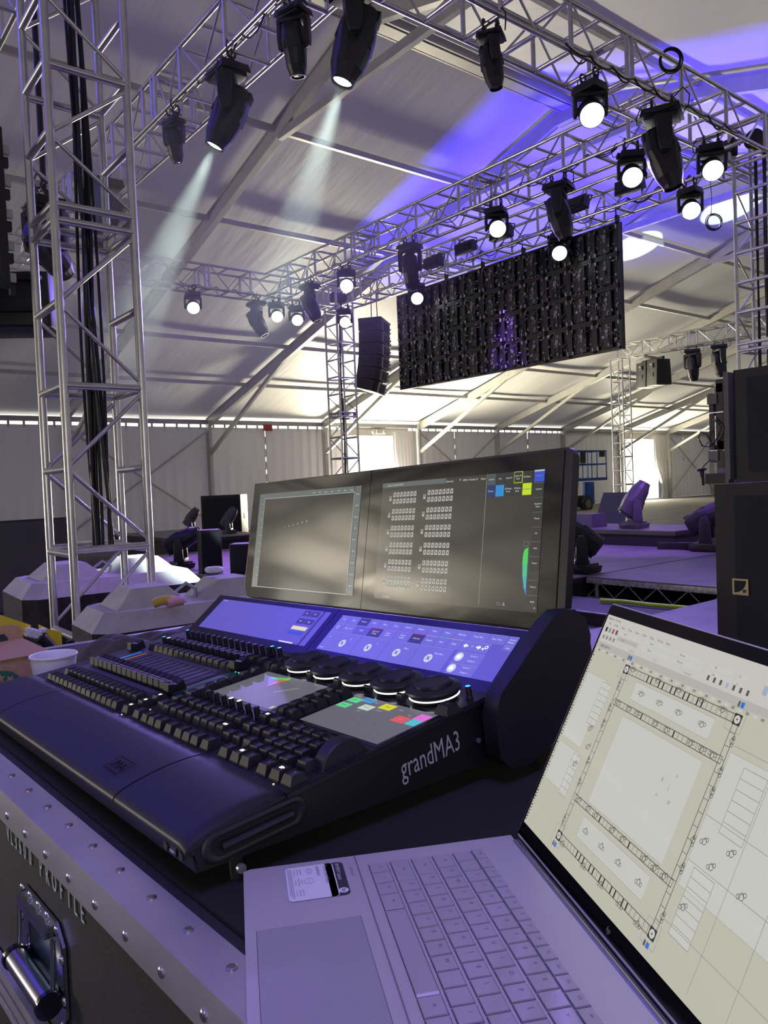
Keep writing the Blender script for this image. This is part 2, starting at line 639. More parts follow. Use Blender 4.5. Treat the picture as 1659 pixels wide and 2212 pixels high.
# ------------------------------------------------------------------ trusses
HW = 0.235
ZB = 5.61
ZC = ZB + HW
r_m = MB().tube((0, 0, -HW), (0, 0, HW), 0.0235, ALU, 10, caps=False).mesh('rung')
DGM = {}
CHM = {}
JPM = MB().box((0, 0, 0), (0.012, 0.14, 0.16), ALUD).mesh('joint_plate')
TL_ = (0.05, 0.53, 1.03, 1.54, 2.03, 2.52, 3.51, 3.91, 4.31, 4.71, 5.11)
TP_ = (0.05, 1.05, 2.03, 3.89, 4.71)


def truss(label, A, B, xax, group, first=0.25, joints=(), name='box_truss', web_off=0.0, cat='truss', lad=None, pst=None):
    """square box truss from A to B; faces +-x are ladders, faces +-y carry the zigzag"""
    A, B = V(A), V(B)
    L = (B - A).length
    z = (B - A).normalized()
    x = V(xax)
    y = z.cross(x)
    t = thing(name, label, cat, frame4(A, x, y, z), group)
    k = round(L, 3)
    if k not in CHM:
        CHM[k] = MB().tube((0, 0, 0), (0, 0, L), 0.0255, ALU, 12).mesh('chord')
    for sx_ in (-1, 1):
        for sy_ in (-1, 1):
            inst('chord', CHM[k], t, Matrix.Translation((sx_ * HW, sy_ * HW, 0)))
    zz = first
    ladder, posts = [], []
    while zz < L - 0.05:
        ladder.append(zz)
        zz += 0.5
    zz = first + web_off
    while zz < L - 0.05:
        posts.append(zz)
        zz += 1.0
    if lad:
        ladder, posts = list(lad), list(pst)
    for j in joints:
        ladder = [q for q in ladder if abs(q - j) > 0.12] + [j - 0.045, j + 0.045]
        posts = [q for q in posts if abs(q - j) > 0.12] + [j - 0.045, j + 0.045]
    for q in ladder:
        for s in (-1, 1):
            inst('rung', r_m, t, Matrix.Translation((s * HW, 0, q)) @ Matrix.Rotation(PI / 2, 4, 'X'))
    for q in posts:
        for s in (-1, 1):
            inst('rung', r_m, t, Matrix.Translation((0, s * HW, q)) @ Matrix.Rotation(PI / 2, 4, 'Y'))
    ps = sorted(posts)
    if ps[0] > 0.5:
        ps = [ps[0] - 1.0] + ps
    ps.append(ps[-1] + 1.0)
    for p0, p1 in zip(ps, ps[1:]):
        if p1 - p0 < 0.3:
            continue
        md = (p0 + p1) / 2
        for a, b, s0 in ((p0 + 0.03, md - 0.01, 1), (md + 0.01, p1 - 0.03, -1)):
            if a < -0.02 or b > L + 0.02:
                continue
            d = V((-2 * HW * s0, 0, b - a))
            kk = round(d.length, 3)
            if kk not in DGM:
                DGM[kk] = MB().tube((0, 0, -kk / 2), (0, 0, kk / 2), 0.0125, ALU, 8, caps=False).mesh('diagonal_brace')
            for s in (-1, 1):
                inst('diagonal_brace', DGM[kk], t, Matrix.Translation((0, s * HW, (a + b) / 2)) @ d.to_track_quat('Z', 'Y').to_matrix().to_4x4())
    for j in joints:
        for s in (-1, 1):
            for sx_ in (-1, 1):
                inst('joint_plate', JPM, t, Matrix.Translation((s * HW, sx_ * 0.16, j)))
    return t


XW0, XE0, YS0, YN0 = 1.625, 10.655, 4.945, 14.75        # truss grid lines (centres)
GT = 'flown box trusses over the stage'
truss('near box truss from upper middle to the right-hand tower, coiled cable on top',
      (XW0 + 0.27, YS0, ZC), (XE0 - 0.27, YS0, ZC), (0, 0, 1), GT, 0.42, (5.4,))
truss('back box truss behind the stage with three lit wash lights under it',
      (XW0 + 0.27, YN0 - 0.04, ZC), (XE0 - 0.27, YN0 - 0.04, ZC), (0, 0, 1), GT, 0.3, (5.3,))
truss('box truss at upper left that carries the two moving heads with visible white beams',
      (3.80, YS0 + 0.27, ZC), (3.80, YN0 - 0.3, ZC), (0, 0, 1), GT, 0.35, (3.05, 6.1))
truss('inner cross truss before the LED wall carrying the large dark moving heads',
      (8.79, YS0 + 0.27, ZC), (8.79, YN0 - 0.3, ZC), (0, 0, 1), GT, 0.35, (3.05, 6.1))
truss('outer box truss that the LED wall hangs from, strobe blocks along its inside',
      (XE0, YS0 + 0.27, ZC), (XE0, YN0 - 0.3, ZC), (0, 0, 1), GT, 0.35, (3.05, 6.1))
truss('box truss behind the near left tower, running away towards the back left corner',
      (XW0, YS0 + 0.27, ZC), (XW0, YN0 - 0.3, ZC), (0, 0, 1), GT, 0.35, (3.05, 6.1))
GW = 'truss towers of the stage roof'
TOWERS = [((XW0, YS0), 'silver truss tower closest to the camera at left, black cables hanging inside it', 0.0),
          ((XE0, YS0), 'truss tower at the right edge of the picture behind the speaker stack', 0.0),
          ((XE0, YN0), 'slim truss tower left of the LED wall, in front of the line array', 0.0),
          ((XW0, YN0), 'far left truss tower mostly hidden behind the near tower', 0.0)]
for (tx, ty), lb, _ in TOWERS:
    t = truss(lb, (tx, ty, 0.10), (tx, ty, 5.58), (1, 0, 0), GW, 0.02, (3.04,), 'truss_tower', cat='truss tower', lad=TL_, pst=TP_)
    m = MB()
    m.box((0, 0, -0.08), (0.56, 0.56, 0.03), ALUD)
    m.build('base_plate', t)
    m = MB()                                             # sleeve block and corner cube at the tower head
    for sx_ in (-1, 1):
        for sy_ in (-1, 1):
            m.tube((sx_ * 0.235, sy_ * 0.235, 5.44), (sx_ * 0.235, sy_ * 0.235, 6.0), 0.028, ALU, 10)
    for zq in (5.47, 5.56, 5.98):
        for s in (-1, 1):
            m.tube((-HW, s * HW, zq), (HW, s * HW, zq), 0.025, ALU, 8)
            m.tube((s * HW, -HW, zq), (s * HW, HW, zq), 0.025, ALU, 8)
    m.tube((-0.16, 0, 5.78), (0.16, 0, 5.78), 0.13, BLK, 20)
    m.build('sleeve_block', t)
# second frame standing further back on the right
truss('slim far truss tower in front of the bright right-hand doorway', (23.98, 16.2, 0.1), (23.98, 16.2, 5.6), (1, 0, 0), GW, 0.02, (3.04,), 'truss_tower', cat='truss tower', lad=TL_, pst=TP_)
truss('distant right box truss carrying two small dark moving heads and a speaker pair', (23.98, 16.5, 5.86), (23.98, 8.6, 5.86), (0, 0, 1), GT, 0.35, (3.05, 6.1))

# ------------------------------------------------------------------ hanging fixtures


def clamp_mesh(m, y, h=0.1):
    m.path([(0.045 * math.cos(a), y, 0.045 * math.sin(a)) for a in [PI * (-0.35 + k * 1.7 / 8) for k in range(9)]], 0.011, BLK, 6)
    m.box((0, y, -h / 2 - 0.03), (0.045, 0.035, h), BLK)
    m.tube((0.03, y, 0.02), (0.085, y, 0.02), 0.008, ALUD, 6)


def aim_parts(root_M, aim):
    a = (root_M.to_3x3().inverted() @ V(aim)).normalized()
    psi = math.atan2(a.y, a.x)
    th = -math.atan2(math.hypot(a.x, a.y), -a.z)
    return Matrix.Rotation(psi, 4, 'Z'), Matrix.Rotation(psi, 4, 'Z') @ Matrix.Rotation(th, 4, 'Y')


def mover(label, pos, aim, s=1.0, lit=None, floor=False, group=None, bodycol=None, yaw=0.0, beam=None):
    """moving head profile: clamps, base, fork and a tapering head with recessed lens"""
    Mr = Matrix.Translation(pos) @ Matrix.Rotation(yaw, 4, 'Z')
    if floor:
        Mr = Mr @ Matrix.Rotation(PI, 4, 'X')
    bc = bodycol or BLK
    t = thing('moving_head', label, 'stage light', Mr, group)
    zt = 0.0 if floor else -0.09
    if not floor:
        for y in (-0.11, 0.11):
            m = MB()
            clamp_mesh(m, y * s, 0.07)
            m.build('clamp', t)
        for q in (-1, 1):
            m = MB()
            m.path([(0.0, q * 0.13 * s, 0.02), (q * 0.10, q * 0.24 * s, 0.05), (q * 0.14, q * 0.31 * s, -0.06 * s), (q * 0.10, q * 0.29 * s, -0.16 * s), (0.02, q * 0.23 * s, -0.15 * s)], 0.007, CABLE, 6)
            m.build('safety_cable', t)
    m = MB()
    m.box((0, 0, zt - 0.055 * s), (0.36 * s, 0.44 * s, 0.09 * s), bc, top=(0.9, 0.92))
    m.box((0, 0, zt - 0.115 * s), (0.30 * s, 0.36 * s, 0.035 * s), bc)
    for q in (-1, 1):
        m.path([(q * 0.19 * s, yy * s, zt - (0.05 + 0.03 * math.cos(yy * 8)) * s) for yy in (-0.16, -0.08, 0, 0.08, 0.16)], 0.012 * s, bc, 6)
    m.build('base', t, 0.012 * s)
    Ry, Rh = aim_parts(Mr, aim)
    m = MB()
    m.M = Ry
    m.box((0, 0, zt - 0.16 * s), (0.20 * s, 0.40 * s, 0.06 * s), bc)
    for q in (-1, 1):
        m.prism([(-0.085 * s, 0), (0.085 * s, 0), (0.075 * s, -0.30 * s), (0.045 * s, -0.40 * s), (-0.045 * s, -0.40 * s), (-0.075 * s, -0.30 * s)], -0.03 * s, 0.03 * s, bc,
                Matrix(((1, 0, 0, 0), (0, 0, -q, q * 0.205 * s), (0, 1, 0, zt - 0.13 * s), (0, 0, 0, 1))))
    m.build('fork', t, 0.012 * s)
    m = MB()
    sec = [(0.30, 0.11, 0.085), (0.26, 0.15, 0.13), (0.05, 0.178, 0.155), (-0.12, 0.175, 0.155), (-0.26, 0.155, 0.145), (-0.36, 0.115, 0.115), (-0.40, 0.108, 0.108)]
    rings = []
    n = 16
    for z, a, b in sec:
        rr = []
        for i in range(n):
            an = 2 * PI * i / n + PI / n
            c, q = math.cos(an), math.sin(an)
            e = 0.55 if z > -0.12 else 1.0
            rr.append((a * s * math.copysign(abs(c) ** e, c), b * s * math.copysign(abs(q) ** e, q), z * s))
        rings.append(rr)
    vs = [p for r in rings for p in r]
    fs = [(k * n + i, k * n + (i + 1) % n, (k + 1) * n + (i + 1) % n, (k + 1) * n + i) for k in range(len(sec) - 1) for i in range(n)]
    m.add(vs, [f[::-1] for f in fs] + [tuple(range(n))], bc)
    m.add([(x * 0.9, y * 0.9, z) for x, y, z in rings[-1]] + rings[-1], [(i, (i + 1) % n, n + (i + 1) % n, n + i) for i in range(n)], bc)
    # vents and side covers
    for q in (-1, 1):
        m.box((q * 0.158 * s, 0, 0.02 * s), (0.03 * s, 0.20 * s, 0.16 * s), bc, top=(0.8, 0.8))
        for k in range(4):
            m.box((q * 0.14 * s, 0, (0.20 + k * 0.025) * s), (0.05 * s, 0.16 * s, 0.008 * s), RUB)
        m.tube((0, q * 0.14 * s, 0), (0, q * 0.20 * s, 0), 0.05 * s, bc, 14)
    hd = m.build('head', t)
    hd.matrix_local = Matrix.Translation((0, 0, zt - 0.50 * s)) @ Rh
    m = MB()
    lm = lit or LENSD
    m.lathe([(0.0, -0.385 * s), (0.05 * s, -0.388 * s), (0.088 * s, -0.378 * s)], lm, None, 20)
    m.build('lens', hd)
    if beam:
        lamp('beam_lamp', 'SPOT', (0, 0, -0.41 * s), None, beam[0], beam[1], 0.04, beam[2], beam[3], hd)
    return t


def wash(label, pos, aim, s=1.0, lit=True, group=None, yaw=0.0, power=60):
    """compact LED wash: clamps, base, short fork, ribbed round head with a full-face lens"""
    Mr = Matrix.Translation(pos) @ Matrix.Rotation(yaw, 4, 'Z')
    t = thing('wash_light', label, 'stage light', Mr, group)
    for y in (-0.08, 0.08):
        m = MB()
        clamp_mesh(m, y, 0.06)
        m.build('clamp', t)
    m = MB()
    m.path([(0.0, 0.10, 0.03), (0.05, 0.17, 0.05), (0.08, 0.22, -0.03), (0.06, 0.21, -0.11), (0.02, 0.17, -0.13)], 0.006, CABLE, 6)
    m.build('safety_cable', t)
    m = MB()
    m.box((0, 0, -0.14), (0.25, 0.30, 0.085), BLK, top=(0.86, 0.9))
    m.box((0, 0.16, -0.13), (0.10, 0.03, 0.05), RUB)
    m.build('base', t, 0.01)
    Ry, Rh = aim_parts(Mr, aim)
    m = MB()
    m.M = Ry
    m.box((0, 0, -0.21), (0.13, 0.31, 0.04), BLK)
    for q in (-1, 1):
        m.prism([(-0.06, 0), (0.06, 0), (0.05, -0.17), (0.03, -0.22), (-0.03, -0.22), (-0.05, -0.17)], -0.018, 0.018, BLK,
                Matrix(((1, 0, 0, 0), (0, 0, -q, q * 0.155), (0, 1, 0, -0.20), (0, 0, 0, 1))))
    m.build('fork', t, 0.008)
    m = MB()
    m.lathe([(0, 0.10), (0.07, 0.10), (0.10, 0.075), (0.112, 0.05), (0.112, 0.035), (0.12, 0.035), (0.12, 0.015), (0.112, 0.015), (0.112, 0.0),
             (0.122, 0.0), (0.122, -0.02), (0.113, -0.02), (0.113, -0.04), (0.128, -0.05), (0.13, -0.12), (0.122, -0.135), (0.118, -0.13)], BLK, None, 28)
    for q in (-1, 1):
        m.tube((0, q * 0.11, 0), (0, q * 0.15, 0), 0.04, BLK, 12)
    hd = m.build('head', t)
    hd.matrix_local = Matrix.Translation((0, 0, -0.36)) @ Rh
    m = MB()
    m.lathe([(0.0, -0.127), (0.06, -0.129), (0.12, -0.125)], LENS if lit else LENSD, None, 28)
    m.build('lens', hd)
    if lit:
        lamp('wash_lamp', 'SPOT', (0, 0, -0.15), None, power, (0.30, 0.20, 1.0), 0.10, 75, 0.7, hd)
    return t


GM = 'large moving heads hung on the trusses'
GS = 'small dark moving heads hung on the trusses'
GWS = 'lit wash lights hung on the trusses'
CW = (0.80, 1.0, 0.88)
CAMP = V((0, 0, CH))


def dir_to(pos, tgt, drop=0.45):
    return (V(tgt) - V(pos) - V((0, 0, drop))).normalized()


zb = ZB - 0.03
mover('large lit moving head at top centre, its white beam pointing down', (3.98, 5.12, zb + 0.10), (-0.27, 0.21, -0.94), 0.90, LENSW, group=GM, beam=(4600, CW, 19, 0.4))
mover('large lit moving head with white beam, left of the other lit one', (3.62, 6.66, zb), (-0.36, 0.28, -0.89), 0.86, LENSW, group=GM, beam=(3800, CW, 19, 0.4))
mover('small unlit moving head at the top edge between the two white beams', (3.66, 5.54, zb), (0.15, 0.1, -0.98), 0.60, group=GS, yaw=0.3)
mover('small unlit moving head just right of the near left tower', (3.62, 7.90, zb), (0.2, 0.15, -0.97), 0.50, group=GS, yaw=0.2)
mover('dark moving head seen through the bars of the near left tower', (3.58, 9.95, zb), (-0.3, 0.2, -0.9), 1.0, group=GM)
mover('small unlit moving head below the near truss, left of its first lit wash light', (5.32, 4.84, zb + 0.02), (0.12, -0.08, -0.98), 0.55, group=GS, yaw=0.5)
mover('largest dark moving head under the near truss at upper right', (7.98, 4.76, zb + 0.02), (0.15, -0.2, -0.95), 0.98, group=GM, yaw=0.4)
mover('large dark moving head hanging over the right end of the LED wall', (8.66, 6.74, zb), (0.1, -0.2, -0.96), 0.86, group=GM, yaw=0.3)
mover('large dark moving head hanging over the left end of the LED wall', (8.64, 9.85, zb), (0.15, 0.1, -0.97), 0.84, group=GM, yaw=0.2)
mover('large dark moving head under the truss corner above the slim middle tower', (8.60, 12.85, zb), (0.25, -0.3, -0.9), 0.84, group=GM)
mover('dark moving head under the back truss, left of two lit wash lights', (8.35, 14.55, zb), (0.3, -0.35, -0.88), 0.86, group=GM)
mover('left one of two dark moving heads under the distant right truss', (23.8, 13.35, 5.58), (0.1, 0, -0.99), 1.15, group=GM, yaw=0.5)
mover('right one of two dark moving heads under the distant right truss', (23.8, 12.45, 5.58), (0.15, -0.1, -0.99), 1.15, group=GM, yaw=0.5)

WS = [('lit wash light nearest the camera, under the near truss', (6.80, 4.86, zb), (2.6, 0.6, 0.6)),
      ('lit wash light at the right-hand tower head', (9.30, 4.90, zb), (3.4, 0.6, 0.6)),
      ('lit wash light left of the largest dark moving head at upper right', (8.62, 5.58, zb), (3.2, 1.2, 0.5)),
      ('lowest lit wash light at upper right, right of the largest dark moving head', (10.42, 5.82, zb), (4.4, 1.2, 0.5)),
      ('lit wash light above the middle of the LED wall', (8.62, 7.86, zb), (2.8, 0.9, 0)),
      ('lit wash light overlapping the right half of the LED wall', (10.42, 8.15, zb), (4.0, 1.5, 0)),
      ('lit wash light overlapping the top left corner of the LED wall', (10.40, 11.70, zb), (3.2, 2.0, 0)),
      ('upper of two lit wash lights at the slim middle tower', (8.60, 11.62, zb), (1.6, 2.2, 0)),
      ('lower of two lit wash lights at the slim middle tower', (10.42, 14.2, zb), (3.6, 4.0, 0)),
      ('leftmost lit wash light under the back truss', (6.87, 14.5, zb), (3.2, 5.5, 0)),
      ('lit wash light under the back truss between two dark moving heads', (8.75, 14.4, zb), (4.6, 5.0, 0)),
      ('small lit wash light directly left of the large dark corner moving head', (9.32, 14.5, zb), (5.2, 5.0, 0))]
for i, (lb, p, tg) in enumerate(WS):
    wash(lb, p, dir_to(p, tg), group=GWS, yaw=0.4 * (i % 3), power=330 if i < 4 else 420)

GB = 'strobe blocks on the outer truss'
k = 0
for lb, p, rot in (('strobe block on the outer truss left of the large dark moving head', (10.42, 11.15, ZB + 0.16), 0.2),
                   ('strobe block on the outer truss above the left part of the LED wall', (10.42, 10.25, ZB + 0.22), -0.2),
                   ('strobe block on the outer truss above the centre of the LED wall', (10.42, 9.35, ZB + 0.22), 0.1),
                   ('strobe block with trailing cables above the right part of the LED wall', (10.42, 7.75, ZB + 0.22), 0.3),
                   ('violet-lit strobe block on the outer truss by the right wash lights', (10.42, 6.75, ZB + 0.22), -0.1),
                   ('strobe block behind the wash light at the right-hand tower head', (10.42, 5.35, ZB + 0.2), 0.3)):
    t = thing('strobe_light', lb, 'stage light', Matrix.Translation(p) @ Matrix.Rotation(rot, 4, 'Y'), GB)
    m = MB()
    m.box((-0.05, 0, 0), (0.16, 0.46, 0.20), BLK, top=(0.7, 0.95))
    for q in range(6):
        m.box((0.04, -0.19 + q * 0.076, 0), (0.05, 0.01, 0.16), BLK)
    m.build('housing', t, 0.008)
    m = MB()
    m.box((-0.135, 0, -0.01), (0.006, 0.40, 0.12), LENSD)
    m.build('lens', t)
    m = MB()
    m.path([(0.0, -0.25, 0.02), (0.0, -0.27, 0.10), (0.0, -0.1, 0.17), (0, 0.1, 0.17), (0, 0.27, 0.10), (0, 0.25, 0.02)], 0.012, BLK, 6)
    m.build('bracket', t)

# cables, coils and drop lines on the trusses
r = random.Random(3)
for lb, a, b, n_s in (('black power cables draped along the near truss above the wash light', (6.2, 4.68, 5.62), (9.6, 4.68, 5.64), 9),
                      ('black cables draped along the inner cross truss', (8.55, 5.6, 5.64), (8.55, 13.6, 5.64), 14),
                      ('black cables draped along the outer truss above the LED wall', (10.42, 5.8, 5.66), (10.42, 13.5, 5.66), 15),
                      ('black cables tied along the lower chord of the upper left truss', (3.58, 5.3, 5.64), (3.58, 10.4, 5.64), 10),
                      ('black cables tied along the lower chord of the back truss', (6.6, 14.5, 5.64), (9.8, 14.5, 5.64), 8)):
    m = MB()
    for c in range(2):
        pts = []
        sg_ = [0.03 + 0.11 * r.random() ** 2 for _ in range(n_s + 1)]
        for i in range(n_s * 8 + 1):
            f = i / (n_s * 8)
            p = V(a).lerp(V(b), f)
            sag = sg_[min(i // 8, n_s)] * math.sin(PI * (i % 8) / 8)
            pts.append((p.x + 0.02 * c, p.y + 0.02 * c, p.z - sag + 0.03 * c))
        m.path(pts, 0.008, CABLE, 6)
    tag(m.build('draped_cable'), lb, 'cable', 'cables on the trusses')


def coil(lb, c, r0, n, ax, tail=None, grp=None, rr=0.007):
    m = MB()
    q = V(ax).to_track_quat('Z', 'Y').to_matrix()
    rg = random.Random(len(lb))
    for k in range(n):
        off = V((rg.uniform(-1, 1), rg.uniform(-1, 1), rg.uniform(-1, 1))) * 0.012
        R = r0 * rg.uniform(0.85, 1.08)
        m.path([V(c) + off + q @ V((R * math.cos(2 * PI * i / 28), R * math.sin(2 * PI * i / 28), 0)) for i in range(28)], rr, CABLE, 6, True)
    if tail:
        m.path(tail, rr * 0.7, CABLE, 6)
    tag(m.build('cable_coil'), lb, 'cable', grp)


coil('black cable coil hanging on the top chord of the near truss', (8.02, 4.66, 6.02), 0.13, 6, (0.6, 0.8, 0.1))
coil('thin black cable dangling from a lit wash light and ending in a loop', (9.52, 5.0, 4.62), 0.10, 3, (0.6, 0.8, 0.0), [(9.44, 5.0, 5.15), (9.47, 5.0, 4.95), (9.46, 5.0, 4.80), (9.44, 5.0, 4.70)], None, 0.006)
m = MB()
for q in range(9):
    dx, dy = 0.05 * math.cos(q * 2.4) * (0.4 + q / 14), 0.045 * math.sin(q * 2.4)
    pts = []
    for i in range(24):
        z = 6.0 - i * 0.22
        f = (i / 23)
        if z < 0.95:
            break
        pts.append((XW0 - 0.02 + dx + 0.05 * f * math.sin(q + i * 0.22) + 0.05 * f, YS0 - 0.02 + dy + 0.03 * f * math.cos(q * 1.7 + i * 0.3), z))
    m.path(pts, 0.010 if q % 3 else 0.013, CABLE, 8)
tag(m.build('cable_bundle'), 'thick bundle of black cables running down inside the near left truss tower', 'cable')
m = MB()
for q in range(7):
    dx, dy = 0.07 * math.cos(q * 2.1), 0.07 * math.sin(q * 2.1)
    m.path([(XE0 + 0.05 + dx + 0.02 * math.sin(q + i * 0.5), YS0 + dy, 5.7 - i * 0.4) for i in range(14)], 0.014, CABLE, 7)
tag(m.build('cable_bundle'), 'black cables and rope running down inside the right-hand truss tower', 'cable')
m = MB()
for q in range(3):
    m.path([(XE0 + 0.03 * q + 0.02 * math.sin(q + i), YN0 + 0.04 * q, 5.7 - i * 0.45) for i in range(12)], 0.015, CABLE, 6)
tag(m.build('cable_bundle'), 'dark cable running down inside the slim middle tower', 'cable')

# ------------------------------------------------------------------ LED walls
LEDB = mat('led_panel_back', (0.012, 0.012, 0.018), 0.5, noise=(25, 0.6))
LEDG = mat('led_grey_bits', (0.22, 0.22, 0.24), 0.4, 0.4)
LEDD = mat('led_dim_bits', (0.08, 0.08, 0.10), 0.4)
LEDW = mat('led_white_bits', (0.55, 0.55, 0.58), 0.4)


def led_panel_mesh(seed, sy, sz):
    """rear of one LED cabinet seen from -x: frame, power box, latches, connectors and loops of cable"""
    g = random.Random(seed)
    m = MB()
    m.box((0.035, 0, 0), (0.05, sy - 0.006, sz - 0.006), LEDB)
    for s in (-1, 1):
        m.box((0.0, s * (sy / 2 - 0.02), 0), (0.05, 0.035, sz - 0.01), BLK)
        m.box((0.0, 0, s * (sz / 2 - 0.02)), (0.05, sy - 0.01, 0.035), BLK)
    m.box((-0.01, 0, 0), (0.06, sy * 0.34, sz * 0.80), BLK)
    for z in (-0.3, 0.0, 0.3):
        m.box((-0.043, g.uniform(-0.02, 0.02), z * sz), (0.01, 0.03, 0.05), LEDG)
    for s in (-1, 1):
        for z in (-0.36, 0.36):
            m.box((-0.03, s * (sy / 2 - 0.05), z * sz), (0.02, 0.022, 0.055), LEDW if g.random() < 0.6 else LEDG)
    m.lathe([(0, 0), (0.035, 0), (0.035, 0.012), (0, 0.012)], LEDG, Matrix.Translation((-0.045, sy * 0.02, sz * 0.13)) @ Matrix.Rotation(-PI / 2, 4, 'Y'), 12)
    for k in range(22):
        q9 = g.uniform(0.008, 0.02)
        m.box((-0.045, g.uniform(-sy * 0.46, sy * 0.46), g.uniform(-sz * 0.46, sz * 0.46)), (0.014, q9, q9 * g.uniform(0.5, 2.2)), g.choice([LEDG, LEDW, LEDG, LEDD]))
    for k in range(6):
        m.box((-0.045, g.uniform(-sy * 0.4, sy * 0.4), g.uniform(-sz * 0.45, sz * 0.45)), (0.012, g.choice([0.012, 0.05, 0.02]), g.choice([0.012, 0.035])), g.choice([LEDG, LEDW, LEDG]))
    for k in range(3):
        y, z = g.uniform(-sy * 0.35, sy * 0.35), g.uniform(-sz * 0.3, sz * 0.4)
        dy = g.uniform(-0.12, 0.12)
        m.path([(-0.05, y, z), (-0.07, y + dy * 0.4, z - 0.10), (-0.06, y + dy, z - 0.05), (-0.05, y + dy, z + 0.06)], 0.006, CABLE, 5)
    return m.mesh('cabinet')


py, pz = 0.4975, 0.4975
XL = 10.66
Y0L, Z1L = 7.14, 5.46
NY, NZ = 11, 4
lw = thing('led_wall', 'large hanging LED video wall seen from its cabled dark back', 'video wall', Matrix.Translation((XL, Y0L + NY * py / 2, Z1L)))
variants = [led_panel_mesh(k, py, pz) for k in range(7)]
for i in range(NY):
    for j in range(NZ):
        inst('cabinet', variants[(i * 3 + j * 5 + i * j) % 7], lw, Matrix.Translation((0, (i + 0.5) * py - NY * py / 2, -(j + 0.5) * pz)))
for i in range(NY + 1):
    if i % 2 == 0:
        m = MB()
        yy = i * py - NY * py / 2
        yy = max(min(yy, NY * py / 2 - 0.06), -NY * py / 2 + 0.06)
        m.box((0.03, yy, 0.05), (0.06, 0.05, 0.12), BLK)
        m.tube((0.0, yy, 0.08), (0.0, yy, 0.28), 0.012, BLK, 6)
        m.build('hanging_bar', lw)
m = MB()
m.box((0.065, 0, -NZ * pz / 2), (0.012, NY * py, NZ * pz), BLKG)
m.build('screen_face', lw)
# its twin, of which only the edge shows at the left border
lw2 = thing('led_wall', 'edge of a second LED wall with pale tabs at the left border', 'video wall', Matrix.Translation((1.22, 5.30, 3.78)) @ Matrix.Rotation(0.05, 4, 'Z'))
for j in range(2):
    inst('cabinet', variants[j], lw2, Matrix.Translation((-0.22, 0.26, -0.25 - j * 0.4975)))
m = MB()
m.box((0.02, 0.0, -0.47), (0.05, 0.05, 1.0), BLK)
for k in range(5):
    m.box((0.065, 0.0, -0.10 - k * 0.20), (0.04, 0.03, 0.055), mat('pale_tab', (0.45, 0.45, 0.44), 0.5))
    m.box((0.06, 0.0, -0.18 - k * 0.20), (0.03, 0.04, 0.06), BLK)
m.build('latch', lw2)

t = thing('hanging_speaker', 'black speaker with two tiny amber lights hung beside the near left tower', 'speaker', T((1.60, 6.10, 2.70)) @ Matrix.Rotation(-0.55, 4, 'Z'))
m = MB()
m.box((-0.12, 0, 0.20), (0.62, 0.42, 0.40), BLK, top=(0.95, 0.95))
m.build('cabinet', t, 0.03)
m = MB()
for z in (0.10, 0.28):
    m.tube((-0.30, -0.215, z), (-0.30, -0.225, z), 0.014, emi('amber_light', (1.0, 0.6, 0.2), 2.0), 8)
m.build('indicator', t)
for z in (0.12, 0.34):
    m = MB()
    m.box((0.0, -0.24, z), (0.30, 0.06, 0.03), BLK)
    m.build('bracket', t)
mover('moving head with a bluish beam, behind the bars of the near left tower', (1.86, 6.55, 3.95), (0.62, 0.62, -0.42), 0.75, LENSW, group='large moving heads hung on the trusses', beam=(2600, (0.75, 0.9, 1.0), 12, 0.4))
m = MB()
m.tube((0, 0, 0), (0, 0, 1.66), 0.024, BLK, 10)
m.build('drop_pole', bpy.data.objects['moving_head.013'])

# ------------------------------------------------------------------ haze around the two white beams
hz = bpy.data.materials.new('stage_haze')
hz.use_nodes = True
hn = hz.node_tree
hn.nodes.remove(hn.nodes['Principled BSDF'])
hv = hn.nodes.new('ShaderNodeVolumeScatter')
hv.inputs['Color'].default_value = (0.95, 0.97, 1, 1)
hv.inputs['Density'].default_value = 0.032
hv.inputs['Anisotropy'].default_value = 0.2
hn.links.new(hv.outputs[0], hn.nodes['Material Output'].inputs['Volume'])
hn.nodes.remove(hv)
hv = hn.nodes.new('ShaderNodeVolumeScatter')
hv.inputs['Color'].default_value = (0.95, 0.97, 1, 1)
hv.inputs['Anisotropy'].default_value = 0.2
ht = hn.nodes.new('ShaderNodeTexCoord')
hg = hn.nodes.new('ShaderNodeTexGradient')
hg.gradient_type = 'SPHERICAL'
hnz = hn.nodes.new('ShaderNodeTexNoise')
hnz.inputs['Scale'].default_value = 4.0
hnz.inputs['Detail'].default_value = 2.0
hmr = hn.nodes.new('ShaderNodeMapRange')
hmr.inputs['From Min'].default_value = 0.35
hmr.inputs['From Max'].default_value = 0.65
hmr.inputs['To Min'].default_value = 0.35
hmr.inputs['To Max'].default_value = 1.7
hm1 = hn.nodes.new('ShaderNodeMath')
hm1.operation = 'MULTIPLY'
hm2 = hn.nodes.new('ShaderNodeMath')
hm2.operation = 'MULTIPLY'
hm2.inputs[1].default_value = 0.075
hn.links.new(ht.outputs['Object'], hg.inputs[0])
hn.links.new(ht.outputs['Object'], hnz.inputs['Vector'])
hn.links.new(hnz.outputs[0], hmr.inputs['Value'])
hn.links.new(hg.outputs['Fac'], hm1.inputs[0])
hn.links.new(hmr.outputs[0], hm1.inputs[1])
hn.links.new(hm1.outputs[0], hm2.inputs[0])
hn.links.new(hm2.outputs[0], hv.inputs['Density'])
hn.links.new(hv.outputs[0], hn.nodes['Material Output'].inputs['Volume'])
m = MB()
m.lathe([(math.sin(PI * k / 12), -math.cos(PI * k / 12)) for k in range(13)], hz, None, 20)
HAZE = tag(m.build('stage_haze'), 'thin haze hanging under the upper left truss where the white beams show', 'haze', kind='stuff')
HAZE.location = (3.6, 8.2, 3.95)
HAZE.scale = (2.6, 4.4, 2.0)

